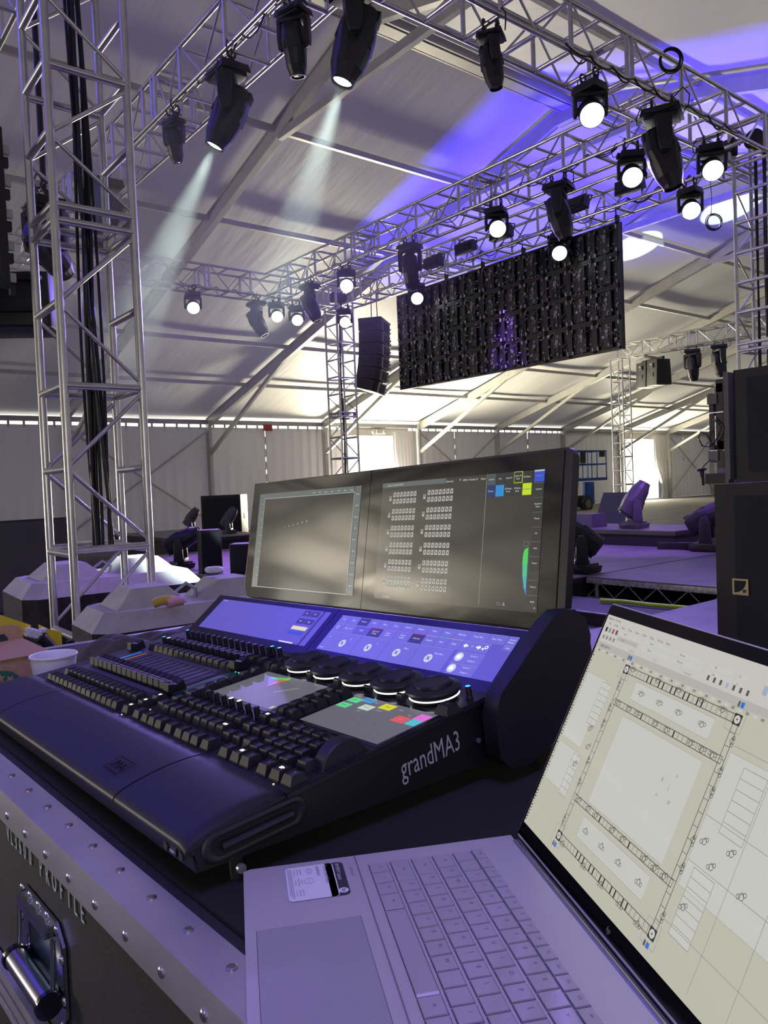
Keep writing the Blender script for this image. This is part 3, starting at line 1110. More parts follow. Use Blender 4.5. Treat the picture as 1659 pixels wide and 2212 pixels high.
# ------------------------------------------------------------------ stage decks and what stands on them
ALUW = mat('worn_aluminium_edge', (0.55, 0.54, 0.56), 0.4, 0.6, noise=(18, 0.45))
STG = 'stage decks'


def deck(label, x0, x1, y0, y1, zt, lattice=None, fr=0.10, name='stage_deck'):
    t = thing(name, label, 'stage deck', Matrix.Translation(((x0 + x1) / 2, (y0 + y1) / 2, 0)), STG)
    lx, ly = x1 - x0, y1 - y0
    m = MB()
    m.box((0, 0, zt - 0.012), (lx, ly, 0.024), DECK)
    m.build('deck_board', t)
    m = MB()
    for s in (-1, 1):
        m.box((s * (lx / 2 - 0.01), 0, zt - 0.045), (0.03, ly, 0.06), ALUW if lattice else BLK)
        m.box((0, s * (ly / 2 - 0.01), zt - 0.045), (lx, 0.03, 0.06), ALUW if lattice else BLK)
    m.build('edge_rail', t)
    if lattice:
        m = MB()
        x = -lx / 2 + 0.01
        m.box((x, 0, 0.06), (0.03, ly, 0.02), ALUW)
        n = int(ly / 0.36)
        for k in range(n):
            ya, yb, yc = -ly / 2 + ly * k / n, -ly / 2 + ly * (k + 0.5) / n, -ly / 2 + ly * (k + 1) / n
            m.tube((x, ya, 0.07), (x, yb, zt - 0.07), 0.006, ALUW, 6)
            m.tube((x, yb, zt - 0.07), (x, yc, 0.07), 0.006, ALUW, 6)
        m.build('lattice', t)
    else:
        m = MB()
        m.box((-lx / 2 + 0.02, 0, (zt - 0.07) / 2), (0.015, ly - 0.02, zt - 0.07), mat('black_skirt', (0.015, 0.015, 0.02), 0.8))
        m.box((0, -ly / 2 + 0.02, (zt - 0.07) / 2), (lx - 0.02, 0.015, zt - 0.07), mat('black_skirt'))
        m.build('skirt', t)
    for sx_ in (-1, 1):
        for sy_ in (-1, 1):
            m = MB()
            m.tube((sx_ * (lx / 2 - 0.08), sy_ * (ly / 2 - 0.08), 0), (sx_ * (lx / 2 - 0.08), sy_ * (ly / 2 - 0.08), zt - 0.03), 0.025, ALUW, 8)
            m.build('leg', t)
    return t


deck('grey stage deck at right with a worn aluminium lattice front edge', 7.45, 10.3, 1.2, 5.57, 0.30, True)
deck('violet-lit main stage deck seen left of the lighting desk monitor', 4.75, 11.1, 5.60, 14.2, 0.30)
deck('raised black-skirted riser at the back of the stage with moving heads standing on it', 11.12, 12.5, 6.6, 14.0, 0.56, name='stage_riser')
deck('violet-topped riser at the far left of the stage with two moving heads', 6.4, 8.2, 14.25, 18.4, 0.55, name='stage_riser')
deck('near grey-violet deck behind the laptop screen, the speaker stack standing on it', 3.0, 7.42, 1.0, 3.70, 0.27)
m = MB()
m.box((6.7, 4.7, 0.06), (0.8, 1.6, 0.12), mat('dark_ramp', (0.05, 0.045, 0.05), 0.7))
m.box((6.28, 4.7, 0.125), (0.03, 1.6, 0.015), ALUW)
tag(m.build('cable_ramp', None, 0.01), 'low dark ramp on the ground in front of the lattice edge', 'cable ramp')
m = MB()
m.path([(6.85, 4.95, 0.15), (6.9, 4.7, 0.155), (6.9, 4.4, 0.15), (6.95, 4.0, 0.15)], 0.022, mat('fluorescent_yellow', (0.60, 0.85, 0.02), 0.5), 8)
tag(m.build('yellow_tube'), 'fluorescent yellow tube lying below the lattice stage edge', 'tube')

GF = 'moving heads standing on the stage'
VB = mat('fixture_black_lit', (0.07, 0.07, 0.08), 0.45)  # black housing lightened to stand in for the wash light on it
mover('moving head on the far left riser, left one of the pair', (7.56, 16.6, 0.55), (0.45, -0.36, 0.82), 0.66, floor=True, group=GF, bodycol=VB)
mover('moving head on the far left riser, in front of the big speaker', (7.69, 15.0, 0.55), (0.45, -0.36, 0.82), 0.66, floor=True, group=GF, bodycol=VB)
mover('violet-lit moving head on the riser right of the monitor, before a tilted black screen', (11.45, 7.55, 0.56), (0.42, -0.34, 0.84), 0.92, floor=True, group=GF, bodycol=VB)
mover('dark moving head standing half behind the speaker stack', (10.80, 5.90, 0.30), (0.3, -0.8, 0.45), 0.98, floor=True, group=GF)
mover('dark moving head on the stage just right of the monitor edge', (7.72, 5.84, 0.30), (-0.5, 0.6, 0.6), 0.88, floor=True, group=GF)
mover('dark violet moving head on the stage behind the right leg of the near tower', (4.95, 11.3, 0.30), (0.7, -0.5, 0.4), 0.85, floor=True, group=GF)


def speaker(label, M, d, name='speaker', logo=False, group=None, cat='speaker'):
    """box speaker, front face towards local -y: cabinet, recessed grille, side handle"""
    t = thing(name, label, cat, M, group)
    wx, wy, wz = d
    m = MB()
    m.box((0, 0, wz / 2), d, BLK)
    m.build('cabinet', t, min(d) * 0.04)
    m = MB()
    m.box((0, -wy / 2 - 0.004, wz / 2), (wx * 0.90, 0.012, wz * 0.88), mat('speaker_grille', (0.012, 0.014, 0.02), 0.8, bump=(800, 0.4, 0.001)))
    m.build('grille', t, 0.004)
    for s in (-1, 1):
        m = MB()
        m.box((s * wx / 2, 0, wz * 0.55), (0.012, wy * 0.3, wz * 0.12), RUB)
        m.build('handle', t, 0.004)
    return t


speaker('large black speaker standing on the ground by the curtain, left of the monitor', T((10.25, 20.2, 0)) @ RZ(-0.75), (1.15, 0.8, 1.36))
speaker('upright black speaker on the left of the stage beside the near tower leg', T((4.98, 10.35, 0.3)) @ RZ(-0.3), (0.30, 0.35, 0.62))
speaker('small black speaker box on the stage between the tower and the monitor', T((5.28, 9.78, 0.3)) @ RZ(-0.75), (0.42, 0.34, 0.42))

# line array
ARR = 'line array cabinets'
la = V((12.35, 15.55, 5.62))
pitch = 0.0
pos = la.copy()
t = thing('line_array', 'curved hanging line array speaker behind the slim middle tower', 'speaker', frame4(la, V((0.80, 0.60, 0)), V((-0.60, 0.80, 0)), V((0, 0, 1))))
q = V((0, 0, 0))
m = MB()
m.box((0, 0, 0.02), (1.0, 0.6, 0.05), BLK)
m.build('flying_frame', t, 0.01)
for k in range(6):
    a = [0.0, 0.02, 0.06, 0.12, 0.20, 0.30][k]
    R = Matrix.Rotation(a, 4, 'X')
    Mk = T(q) @ R
    m = MB()
    m.M = Mk
    m.prism([(-0.55, 0.28), (0.55, 0.28), (0.62, -0.22), (0.40, -0.30), (-0.40, -0.30), (-0.62, -0.22)], -0.285, -0.01, BLK)
    for s in (-1, 1):
        for zz in (-0.20, -0.10):
            m.box((s * 0.51, -0.262, zz), (0.12, 0.01, 0.035), BLKG, Matrix.Rotation(-s * 0.35, 3, 'Z'))
        m.box((s * 0.595, 0.05, -0.15), (0.02, 0.30, 0.10), RUB)
    m.box((0, -0.302, -0.15), (0.5, 0.01, 0.22), mat('speaker_grille'))
    m.build('array_cabinet', t)
    q = q + R.to_3x3() @ V((0, 0, -0.295))
for s in (-1, 1):
    m = MB()
    m.tube((s * 0.3, 0, 0.02), (s * 0.25, 0, 0.9), 0.012, BLK, 6)
    m.build('chain', t)
# far speaker pair under the distant truss
t = thing('hanging_speaker', 'pair of black speakers hung side by side under the distant right truss', 'speaker', T((23.9, 14.85, 5.42)) @ RZ(-0.35))
m = MB()
m.box((0, 0, -0.04), (0.1, 1.1, 0.08), BLK)
m.tube((0, -0.3, -0.05), (0, 0.4, 0.15), 0.05, BLK, 8)
m.build('flying_frame', t)
for s in (-1, 1):
    m = MB()
    m.box((0, s * 0.29, -0.52), (0.62, 0.54, 0.86), BLK, top=(0.85, 0.98))
    for z in (-0.3, -0.6):
        m.box((-0.30, s * 0.29, z), (0.02, 0.2, 0.14), RUB)
    m.box((-0.315, s * 0.29, -0.24), (0.02, 0.12, 0.05), LEDG)
    m.build('cabinet', t, 0.02)


def lean_panel(label, M, wdt, h, tilt, legs=True):
    t = thing('tilted_screen', label, 'screen', M)
    R = Matrix.Rotation(tilt, 4, 'X')
    m = MB()
    m.M = T((0, 0, 0.16)) @ R
    m.box((0, 0.03, h / 2), (wdt, 0.06, h), BLK)
    m.build('casing', t, 0.008)
    m = MB()
    m.M = T((0, 0, 0.16)) @ R
    m.box((0, -0.003, h / 2), (wdt * 0.97, 0.006, h * 0.95), mat('dull_screen', (0.05, 0.048, 0.052), 0.5))
    m.build('screen', t)
    for s in (-1, 1):
        m = MB()
        m.path([(s * wdt * 0.36, -0.02, 0.18), (s * wdt * 0.36, -0.10, 0.01), (s * wdt * 0.36, 0.45, 0.01), (s * wdt * 0.36, 0.30, 0.5)], 0.016, BLK, 6)
        m.build('leg', t)
    return t


lean_panel('tilted black screen on short legs behind the violet-lit moving head', T((17.3, 12.0, 0)) @ RZ(-1.45), 1.25, 1.05, -0.62)
lean_panel('large tilted black screen at the far left behind the near tower', T((2.05, 9.6, 0.0)) @ RZ(0.15), 1.9, 1.08, -0.15)
t = thing('tripod_stand', 'small black tripod stand in front of the dark screen at the left border', 'stand', T((1.42, 7.9, 0)))
for k in range(3):
    m = MB()
    a = k * 2.1 + 0.4
    m.tube((0, 0, 0.95), (0.36 * math.cos(a), 0.36 * math.sin(a), 0.01), 0.012, BLK, 6)
    m.build('leg', t)
m = MB()
m.tube((0, 0, 0.5), (0, 0, 1.25), 0.015, BLK, 8)
m.build('pole', t)

# flight case by the blocks, small boxes and floor clutter
t = thing('flight_case', 'open-topped black flight case with bright edges behind the concrete block', 'flight case', T((3.25, 6.55, 0)) @ RZ(-0.35))
m = MB()
m.box((0, 0, 0.28), (1.0, 0.62, 0.56), BLK)
m.build('body', t)
m = MB()
for s in (-1, 1):
    m.box((s * 0.49, 0, 0.575), (0.05, 0.64, 0.03), ALUW)
    m.box((0, s * 0.30, 0.575), (1.02, 0.05, 0.03), ALUW)
    for q_ in (-1, 1):
        m.box((s * 0.50, q_ * 0.31, 0.28), (0.04, 0.04, 0.56), ALUW)
m.build('edging', t, 0.004)
m = MB()
m.prism([(-0.03, 0.03), (0.03, 0.03), (0, -0.03)], 0, 0.004, mat('red_sticker', (0.7, 0.02, 0.04), 0.5), T((0.22, -0.312, 0.46)) @ Matrix.Rotation(PI / 2, 4, 'X'))
m.build('sticker', t)
m = MB()
m.box((0, 0, 0.05), (0.14, 0.5, 0.10), BLK)
m.box((-0.02, -0.14, 0.105), (0.06, 0.2, 0.01), LEDG)
tag(m.build('power_box', None, 0.006), 'flat black power box lying on the grey deck beyond the lattice edge', 'box')
bpy.data.objects['power_box'].matrix_world = T((10.85, 6.45, 0.30)) @ RZ(0.2)
t = thing('storage_drum', 'violet-lit pale container with an orange band, left of the speaker stack', 'container', T((12.3, 6.05, 0)))
m = MB()
m.lathe([(0, 0), (0.22, 0), (0.24, 0.05), (0.24, 0.8), (0.20, 0.87), (0, 0.88)], mat('pale_drum', (0.6, 0.6, 0.65), 0.45), None, 20)
m.build('drum', t)
m = MB()
m.lathe([(0.243, 0.28), (0.246, 0.29), (0.246, 0.37), (0.243, 0.38)], mat('orange_band', (0.9, 0.42, 0.12), 0.5), None, 20)
m.build('band', t)
m = MB()
m.box((0, 0, 0.12), (0.45, 0.5, 0.24), mat('violet_box', (0.08, 0.07, 0.1), 0.5), top=(0.96, 0.96))
tag(m.build('equipment_box', None, 0.01), 'small box on the riser just right of the monitor', 'box')
bpy.data.objects['equipment_box'].matrix_world = T((11.6, 8.6, 0.56))
m = MB()
for k in range(5):
    m.path([(5.35 + 0.5 * math.sin(i * 0.7 + k), 9.2 - i * 0.09 + 0.1 * math.cos(i + k * 2), 0.315 + 0.015 * k) for i in range(14)], 0.013, CABLE, 6)
tag(m.build('floor_cables'), 'tangle of black cables on the violet stage floor left of the monitor', 'cable')

# ------------------------------------------------------------------ concrete ballast blocks
CB = 'concrete ballast blocks'


def block(label, M, lx, ly, h):
    t = thing('ballast_block', label, 'concrete block', M, CB)
    m = MB()
    c = 0.09
    out = [(-lx / 2 + c, -ly / 2), (lx / 2 - c, -ly / 2), (lx / 2, -ly / 2 + c), (lx / 2, ly / 2 - c), (lx / 2 - c, ly / 2), (-lx / 2 + c, ly / 2), (-lx / 2, ly / 2 - c), (-lx / 2, -ly / 2 + c)]
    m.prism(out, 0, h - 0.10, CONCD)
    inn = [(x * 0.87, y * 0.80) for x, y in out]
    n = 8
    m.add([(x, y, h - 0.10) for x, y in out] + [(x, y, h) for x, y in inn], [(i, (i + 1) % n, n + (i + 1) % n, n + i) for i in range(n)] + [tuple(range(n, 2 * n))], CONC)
    m.build('body', t)
    for s in (-1, 1):
        m = MB()
        m.box((s * lx * 0.21, 0, h + 0.05), (lx * 0.34, ly * 0.60, 0.11), CONC, top=(0.5, 0.62))
        m.build('lug', t, 0.008)
    m = MB()
    m.path([(-0.05, 0, h - 0.01), (-0.06, 0, h + 0.05), (0, 0, h + 0.09), (0.06, 0, h + 0.05), (0.05, 0, h - 0.01)], 0.012, ALUD, 8)
    m.build('lifting_loop', t)
    return t


block('front grey concrete ballast block at the foot of the near tower, gloves on it', T((1.92, 4.33, 0)) @ RZ(-0.06), 1.22, 0.62, 0.84)
block('rear grey concrete ballast block behind the legs of the near tower', T((1.98, 5.98, 0)) @ RZ(-0.05), 1.30, 0.90, 0.88)
t = thing('work_gloves', 'yellow and pink work gloves lying on the front concrete block', 'gloves', T((1.66, 4.02, 0.845)))
m = MB()
m.path([(-0.06, 0.02, 0.03), (-0.02, 0.0, 0.045), (0.04, 0.0, 0.04), (0.08, 0.01, 0.025)], 0.026, mat('glove_yellow', (0.75, 0.55, 0.10), 0.8), 10)
m.build('glove', t)
m = MB()
m.path([(0.0, -0.02, 0.025), (0.05, -0.02, 0.035), (0.09, -0.01, 0.03)], 0.026, mat('glove_pink', (0.85, 0.45, 0.55), 0.8), 10)
m.build('cuff', t)
m = MB()
m.path([(2.12 + 0.04 * math.cos(a), 4.36 + 0.04 * math.sin(a), 0.99) for a in [k * PI / 8 for k in range(16)]], 0.018, mat('white_tape', (0.85, 0.85, 0.88), 0.5), 8, True)
tag(m.build('tape_roll'), 'white tape roll lying on the front concrete block', 'tape')
# yellow strap with its black ties and plastic wrap
YEL = mat('strap_yellow', (0.80, 0.66, 0.03), 0.55, bump=(300, 0.3, 0.001))
t = thing('ratchet_strap', 'yellow ratchet strap with black ties crossing the bottom of the near tower', 'strap', T((0, 3.2, 0)))


def strap(m, pts, wd, mt, th=0.004):
    vs, fs = [], []
    for p in pts:
        vs += [(p[0], p[1] - th, p[2] + wd / 2), (p[0], p[1] - th, p[2] - wd / 2), (p[0], p[1] + th, p[2] + wd / 2), (p[0], p[1] + th, p[2] - wd / 2)]
    for i in range(len(pts) - 1):
        a, b = 4 * i, 4 * i + 4
        fs += [(a, a + 1, b + 1, b), (a + 2, b + 2, b + 3, a + 3), (a, b, b + 2, a + 2), (a + 1, a + 3, b + 3, b + 1)]
    m.add(vs, fs, mt)


m = MB()
strap(m, [(0.55, 0.05, 1.065), (0.66, 0.02, 1.010), (0.77, 0, 0.955)], 0.050, YEL)
m.build('webbing', t)
m = MB()
strap(m, [(0.80, 0, 0.935), (0.84, -0.01, 0.91), (0.88, -0.01, 0.895)], 0.085, YEL)
strap(m, [(0.92, 0, 0.870), (1.00, 0, 0.845), (1.09, 0, 0.825)], 0.045, YEL)
m.build('webbing', t)
m = MB()
m.tube((0.80, -0.02, 0.93), (0.90, -0.02, 0.80), 0.022, BLK, 10)
m.tube((0.91, -0.02, 0.90), (0.93, -0.02, 0.80), 0.016, BLK, 10)
m.build('black_tie', t)
m = MB()
for k in range(9):
    m.lathe([(0, -0.014), (0.014, -0.006), (0.015, 0.006), (0, 0.014)], mat('clear_wrap', (0.85, 0.86, 0.9), 0.25), T((0.755 + 0.013 * (k % 5), -0.025, 0.965 + 0.014 * (k // 4) - 0.006 * k)), 7)
m.build('plastic_wrap', t)

# ------------------------------------------------------------------ boom lift far behind
BLU = mat('lift_blue', (0.02, 0.10, 0.35), 0.45)
t = thing('scissor_lift', 'blue aerial work platform parked by the far curtain, right of the monitor', 'lift', T((28.95, 21.8, -0.12)) @ RZ(0.0))
m = MB()
for z in (1.50, 2.15, 2.75):
    for s in (-1, 1):
        m.tube((-1.4, s * 0.4, z), (1.4, s * 0.4, z), 0.035, BLU, 8)
    for s in (-1, 1):
        m.tube((s * 1.4, -0.4, z), (s * 1.4, 0.4, z), 0.035, BLU, 8)
for x in (-1.4, -0.7, 0.0, 0.7, 1.4):
    for s in (-1, 1):
        m.tube((x, s * 0.4, 1.45), (x, s * 0.4, 2.78), 0.03, BLU, 8)
m.box((0, 0, 1.45), (2.85, 0.85, 0.10), BLU)
m.build('platform', t)
m = MB()
m.box((-0.4, -0.44, 2.45), (0.35, 0.08, 0.5), BLK)
m.build('control_box', t)
m = MB()
m.box((1.05, -0.42, 2.6), (0.4, 0.06, 0.25), BLK)
m.build('control_box', t)
m = MB()
m.box((-1.0, 0, 0.50), (1.5, 1.1, 0.5), mat('lift_dark', (0.02, 0.02, 0.025), 0.6))
m.box((0.15, -0.3, 0.85), (0.35, 0.4, 1.0), BLU)
m.box((-1.0, 0, 1.1), (0.3, 0.4, 0.9), BLU)
m.build('chassis', t, 0.02)
for x in (-1.6, -0.45):
    for s in (-1, 1):
        m = MB()
        m.lathe([(0.0, -0.12), (0.20, -0.12), (0.36, -0.10), (0.38, 0), (0.36, 0.10), (0.20, 0.12), (0, 0.12)], RUB, T((x, s * 0.6, 0.38)) @ Matrix.Rotation(PI / 2, 4, 'X'), 20, [LEDG, RUB, RUB, RUB, RUB, LEDG])
        m.build('wheel', t)

# ------------------------------------------------------------------ speaker stack at the right
SG = mat('stack_grille', (0.006, 0.008, 0.014), 0.75, bump=(700, 0.4, 0.001))
TEX = mat('textured_cabinet', (0.010, 0.0105, 0.013), 0.6, bump=(500, 0.5, 0.001))
GOLD = mat('brass_badge', (0.55, 0.45, 0.28), 0.35, 0.6)
XF = 3.5                                                  # front faces look along -x


def face4(x, y, z):                                       # local x -> -Y world (right in the picture), y -> Z, z -> -X (towards us)
    return frame4((x, y, z), V((0, -1, 0)), V((0, 0, 1)), V((-1, 0, 0)))


t = thing('subwoofer', 'lower black speaker cabinet of the right-hand stack with a square brass badge', 'speaker', face4(XF, 1.87, 0.27))
m = MB()
m.box((0.55, 0.57, -0.40), (1.10, 1.14, 0.80), TEX)
m.build('cabinet', t, 0.02)
m = MB()
m.box((0.595, 0.575, 0.004), (0.99, 1.02, 0.016), SG)
m.build('grille', t, 0.003)
m = MB()
for a, b, c, d in ((0, 0, 0.075, 0.008), (0, 0.067, 0.075, 0.075), (0, 0.008, 0.008, 0.067), (0.067, 0.008, 0.075, 0.067)):
    m.box((0.085 + (a + c) / 2, 0.625 + (b + d) / 2, 0.015), (c - a, d - b, 0.004), GOLD)
arc = [(0.008 + 0.057 * math.cos(x), 0.067 - 0.057 * math.sin(x)) for x in [k * PI / 2 / 10 for k in range(11)]]
m.prism([(0.067, 0.067)] + arc + [(0.008, 0.008), (0.067, 0.008)], 0.013, 0.0165, GOLD, T((0.085, 0.625, 0)))
m.box((0.085 + 0.056, 0.625 + 0.019, 0.0175), (0.014, 0.014, 0.002), BLK)
m.build('badge', t)
t = thing('speaker_cabinet', 'upper black speaker of the right-hand stack with rigging hardware on its side', 'speaker', face4(XF + 0.02, 1.80, 1.425))
m = MB()
m.box((0.50, 0.255, -0.28), (0.95, 0.51, 0.56), TEX)
m.build('cabinet', t, 0.006)
m = MB()
m.box((0.53, 0.255, 0.003), (0.88, 0.43, 0.012), SG)
m.build('grille', t, 0.002)
m = MB()
m.box((0.005, 0.255, -0.01), (0.008, 0.50, 0.06), mat('rig_steel', (0.10, 0.105, 0.11), 0.45))
m.box((-0.02, 0.25, -0.03), (0.016, 0.52, 0.05), mat('rig_steel'))
m.box((-0.05, 0.27, -0.05), (0.035, 0.42, 0.08), BLK)
for z in (0.12, 0.39):
    m.box((-0.085, z, -0.05), (0.06, 0.06, 0.09), mat('rig_steel'), top=(0.8, 0.8))
    m.box((-0.05, z + 0.05, -0.045), (0.03, 0.04, 0.07), mat('rig_steel'))
m.box((-0.105, 0.255, -0.06), (0.022, 0.33, 0.05), BLK)
m.build('rigging_plate', t, 0.004)
m = MB()
m.tube((-0.075, 0.17, -0.02), (-0.075, 0.31, -0.02), 0.006, mat('bright_steel', (0.7, 0.7, 0.7), 0.25, 1), 8)
for z in (0.145, 0.325):
    m.tube((-0.105, z, -0.02), (-0.03 if z > 0.2 else 0.02, z, -0.01), 0.005, mat('bright_steel'), 8)
m.build('locking_pin', t)
m = MB()
m.path([(-0.08, 0.30, 0.0), (-0.035, 0.25, 0.005), (-0.06, 0.20, 0.005), (-0.10, 0.165, 0.0), (-0.135, 0.17, 0), (-0.155, 0.21, 0), (-0.14, 0.24, 0), (-0.11, 0.22, 0), (-0.085, 0.17, 0)], 0.0035, CABLE, 6)
m.path([(-0.10, 0.10, 0), (-0.125, 0.08, 0), (-0.142, 0.06, 0)], 0.003, CABLE, 6)
m.build('lanyard', t)
m = MB()
m.lathe([(0, 0.008), (0.022, 0.006), (0.026, 0), (0.012, -0.006), (0.010, -0.03), (0.008, -0.032), (0.008, -0.068), (0.003, -0.075), (0, -0.075)], BLK, T((-0.143, 0.055, 0)) @ Matrix.Rotation(-PI / 2, 4, 'X') @ Matrix.Rotation(-0.1, 4, 'Y'), 16)
m.build('hanging_pin', t)
tb = mat('violet_block', (0.25, 0.22, 0.3), 0.5)
t = thing('stacking_frame', 'violet-lit frame sticking up behind the upper speaker of the right-hand stack', 'frame', T((4.35, 2.20, 1.40)))
m = MB()
m.box((0, 0, 0.28), (0.12, 0.16, 0.56), tb)
m.box((-0.062, -0.02, 0.33), (0.01, 0.05, 0.34), BLK)
m.build('post', t, 0.01)
m = MB()
m.box((0, -0.05, 0.03), (0.2, 0.35, 0.06), BLK)
m.build('foot', t)

# ------------------------------------------------------------------ road case under the desk
e1 = V((0.208, 1.055, 1.11))
dd = V((0.046, -0.99894, 0)).normalized()
inw = V((0.99894, 0.046, 0)).normalized()
CASE = thing('road_case', 'black road case with riveted aluminium edge, stencilled lettering and butterfly handle carrying desk and laptop', 'flight case', frame4(e1, dd, inw, V((0, 0, 1))))
CASE['label'] = 'black road case with riveted metal edge and white stencilled lettering, carrying the lighting desk'
cx0, cx1, cyy = -0.46, 1.30, 1.02
FF = Matrix(((1, 0, 0, 0), (0, 0, -1, 0), (0, 1, 0, 0), (0, 0, 0, 1)))      # text / plates on the front face
m = MB()
m.box(((cx0 + cx1) / 2, cyy / 2 + 0.003, -0.12), (cx1 - cx0, cyy - 0.002, 0.232), mat('case_laminate', (0.030, 0.030, 0.031), 0.6, noise=(300, 0.35), bump=(420, 0.5, 0.0006)))
m.build('lid', CASE)
m = MB()
m.box(((cx0 + cx1) / 2, cyy / 2 + 0.003, -0.60), (cx1 - cx0, cyy - 0.002, 0.64), mat('case_laminate'))
m.build('body', CASE)
m = MB()
m.box(((cx0 + cx1) / 2, cyy / 2 + 0.02, -0.001), (cx1 - cx0 - 0.02, cyy - 0.06, 0.004), CARPET)
m.build('carpet_top', CASE)
EDGE = mat('case_edge_aluminium', (0.62, 0.61, 0.66), 0.40, 0.6, noise=(5, 0.16), bump=(8, 0.12, 0.004))
m = MB()
m.box(((cx0 + cx1) / 2, 0.0185, -0.0015), (cx1 - cx0, 0.037, 0.003), EDGE)
m.box(((cx0 + cx1) / 2, -0.0015, -0.020), (cx1 - cx0, 0.003, 0.040), EDGE)
m.build('edge_angle', CASE, 0.0012)
for dz, hh in ((-0.242, 0.016), (-0.262, 0.014), (-0.280, 0.012)):
    m = MB()
    m.box(((cx0 + cx1) / 2, -0.004, dz), (cx1 - cx0, 0.012, hh), EDGE)
    m.build('tongue_and_groove_rail', CASE, 0.002)
RV = mat('rivet_metal', (0.42, 0.40, 0.43), 0.30, 0.9)
rv = MB().lathe([(0.0048, 0.0), (0.0046, 0.0012), (0.003, 0.0020), (0, 0.0023)], RV, None, 14).mesh('rivet')
for k in range(-5, 18):
    inst('rivet', rv, CASE, T((-0.030 + 0.0703 * k, 0.0215, 0.0)))
for k in range(-6, 17):
    inst('rivet', rv, CASE, T((0.0368 + 0.0707 * k, -0.003, -0.0245)) @ Matrix.Rotation(PI / 2, 4, 'X'))
STEN = mat('stencil_paint', (0.55, 0.72, 0.74), 0.7)
m = MB()
x = 0.004
for ch, wdt in (('V', .016), ('L', .014), ('3', .016), ('6', .016), ('0', .016), ('0', .022), (' ', .014), ('P', .020), ('R', .020), ('O', .020), ('F', .022), ('I', .018), ('L', .018), ('E', .016)):
    if ch != ' ':
        for ox_ in (-0.0007, 0.0, 0.0007):
            m.text(ch, 0.031, STEN, (x + wdt / 2 + ox_, -0.0655, 0.0006 + ox_ * 0.1), 0.60, F=T((0, 0.003, 0)) @ FF)
    x += wdt * 1.10
m.build('stencil_text', CASE)
CHR = mat('chrome_plate', (0.62, 0.68, 0.70), 0.12, 1.0)
m = MB()
HX0, HX1, HZ0, HZ1 = 0.060, 0.212, -0.095, -0.212
out = [(HX0 + 0.02, HZ0), (HX1 - 0.02, HZ0), (HX1, HZ0 - 0.02), (HX1, HZ1 + 0.02), (HX1 - 0.02, HZ1), (HX0 + 0.02, HZ1), (HX0, HZ1 + 0.02), (HX0, HZ0 - 0.02)][::-1]
inn = [(HX0 + 0.026, HZ0 - 0.020), (HX1 - 0.026, HZ0 - 0.020), (HX1 - 0.022, HZ0 - 0.030), (HX1 - 0.022, HZ1 + 0.026), (HX1 - 0.026, HZ1 + 0.020), (HX0 + 0.026, HZ1 + 0.020), (HX0 + 0.022, HZ1 + 0.026), (HX0 + 0.022, HZ0 - 0.030)][::-1]
n = 8
y0 = 0.0
vs = [(x, -0.0012, z) for x, z in out] + [(x, -0.0012, z) for x, z in inn] + [(x * 0.94 + 0.06 * 0.136, 0.0015 - 0.0005, z * 0.94 - 0.06 * 0.153) for x, z in inn]
m.add(vs, [(i, (i + 1) % n, n + (i + 1) % n, n + i) for i in range(n)], CHR)
m.add([(x, -0.0012, z) for x, z in out] + [(x, 0.002, z) for x, z in out], [(i, i + n, n + (i + 1) % n, (i + 1) % n) for i in range(n)], CHR)
m.add(vs[n:], [(i, (i + 1) % n, n + (i + 1) % n, n + i) for i in range(n)], CHR)
DISH = mat('dish_metal', (0.10, 0.22, 0.24), 0.25, 1.0)
m.add(vs[2 * n:], [tuple(range(n))], DISH)
m.box((0.136, -0.006, HZ0 - 0.012), (0.10, 0.010, 0.012), CHR)
hplate = m.build('handle_plate', CASE)
m = MB()
m.tube((HX0 + 0.022, -0.014, HZ1 + 0.035), (HX1 - 0.018, -0.014, HZ1 + 0.035), 0.0125, mat('grip_black_chrome', (0.30, 0.28, 0.36), 0.22, 0.9), 18)
for xx in (HX0 + 0.018, HX1 - 0.016):
    m.tube((xx - 0.002, -0.014, HZ1 + 0.035), (xx + 0.004, -0.014, HZ1 + 0.035), 0.0145, BLKG, 18)
    m.path([(xx, -0.010, HZ1 + 0.035), (xx, -0.008, HZ1 + 0.06), (xx, -0.006, HZ0 - 0.015)], 0.003, CHR, 6)
m.build('grip', hplate)
for px_, pz_ in ((0.075, -0.1), (0.105, -0.098), (0.135, -0.098), (0.165, -0.098), (0.195, -0.102), (0.206, -0.13), (0.206, -0.175), (0.20, -0.205), (0.064, -0.14), (0.064, -0.18), (0.12, -0.208)):
    inst('handle_rivet', rv, hplate, T((px_, -0.0012, pz_)) @ Matrix.Rotation(PI / 2, 4, 'X'))
for sx_ in (cx0 + 0.12, cx1 - 0.12):
    for sy_ in (0.12, cyy - 0.12):
        m = MB()
        m.lathe([(0, -0.025), (0.05, -0.025), (0.055, -0.015), (0.055, 0.015), (0.05, 0.025), (0, 0.025)], RUB, T((sx_, sy_, -1.055)) @ Matrix.Rotation(PI / 2, 4, 'Y'), 20)
        m.tube((sx_ - 0.04, sy_, -0.96), (sx_ - 0.04, sy_, -1.04), 0.012, ALUD, 8)
        m.box((sx_, sy_, -0.93), (0.10, 0.10, 0.02), ALUD)
        m.box((sx_ - 0.035, sy_, -1.0), (0.006, 0.03, 0.13), ALUD)
        m.build('caster', CASE)

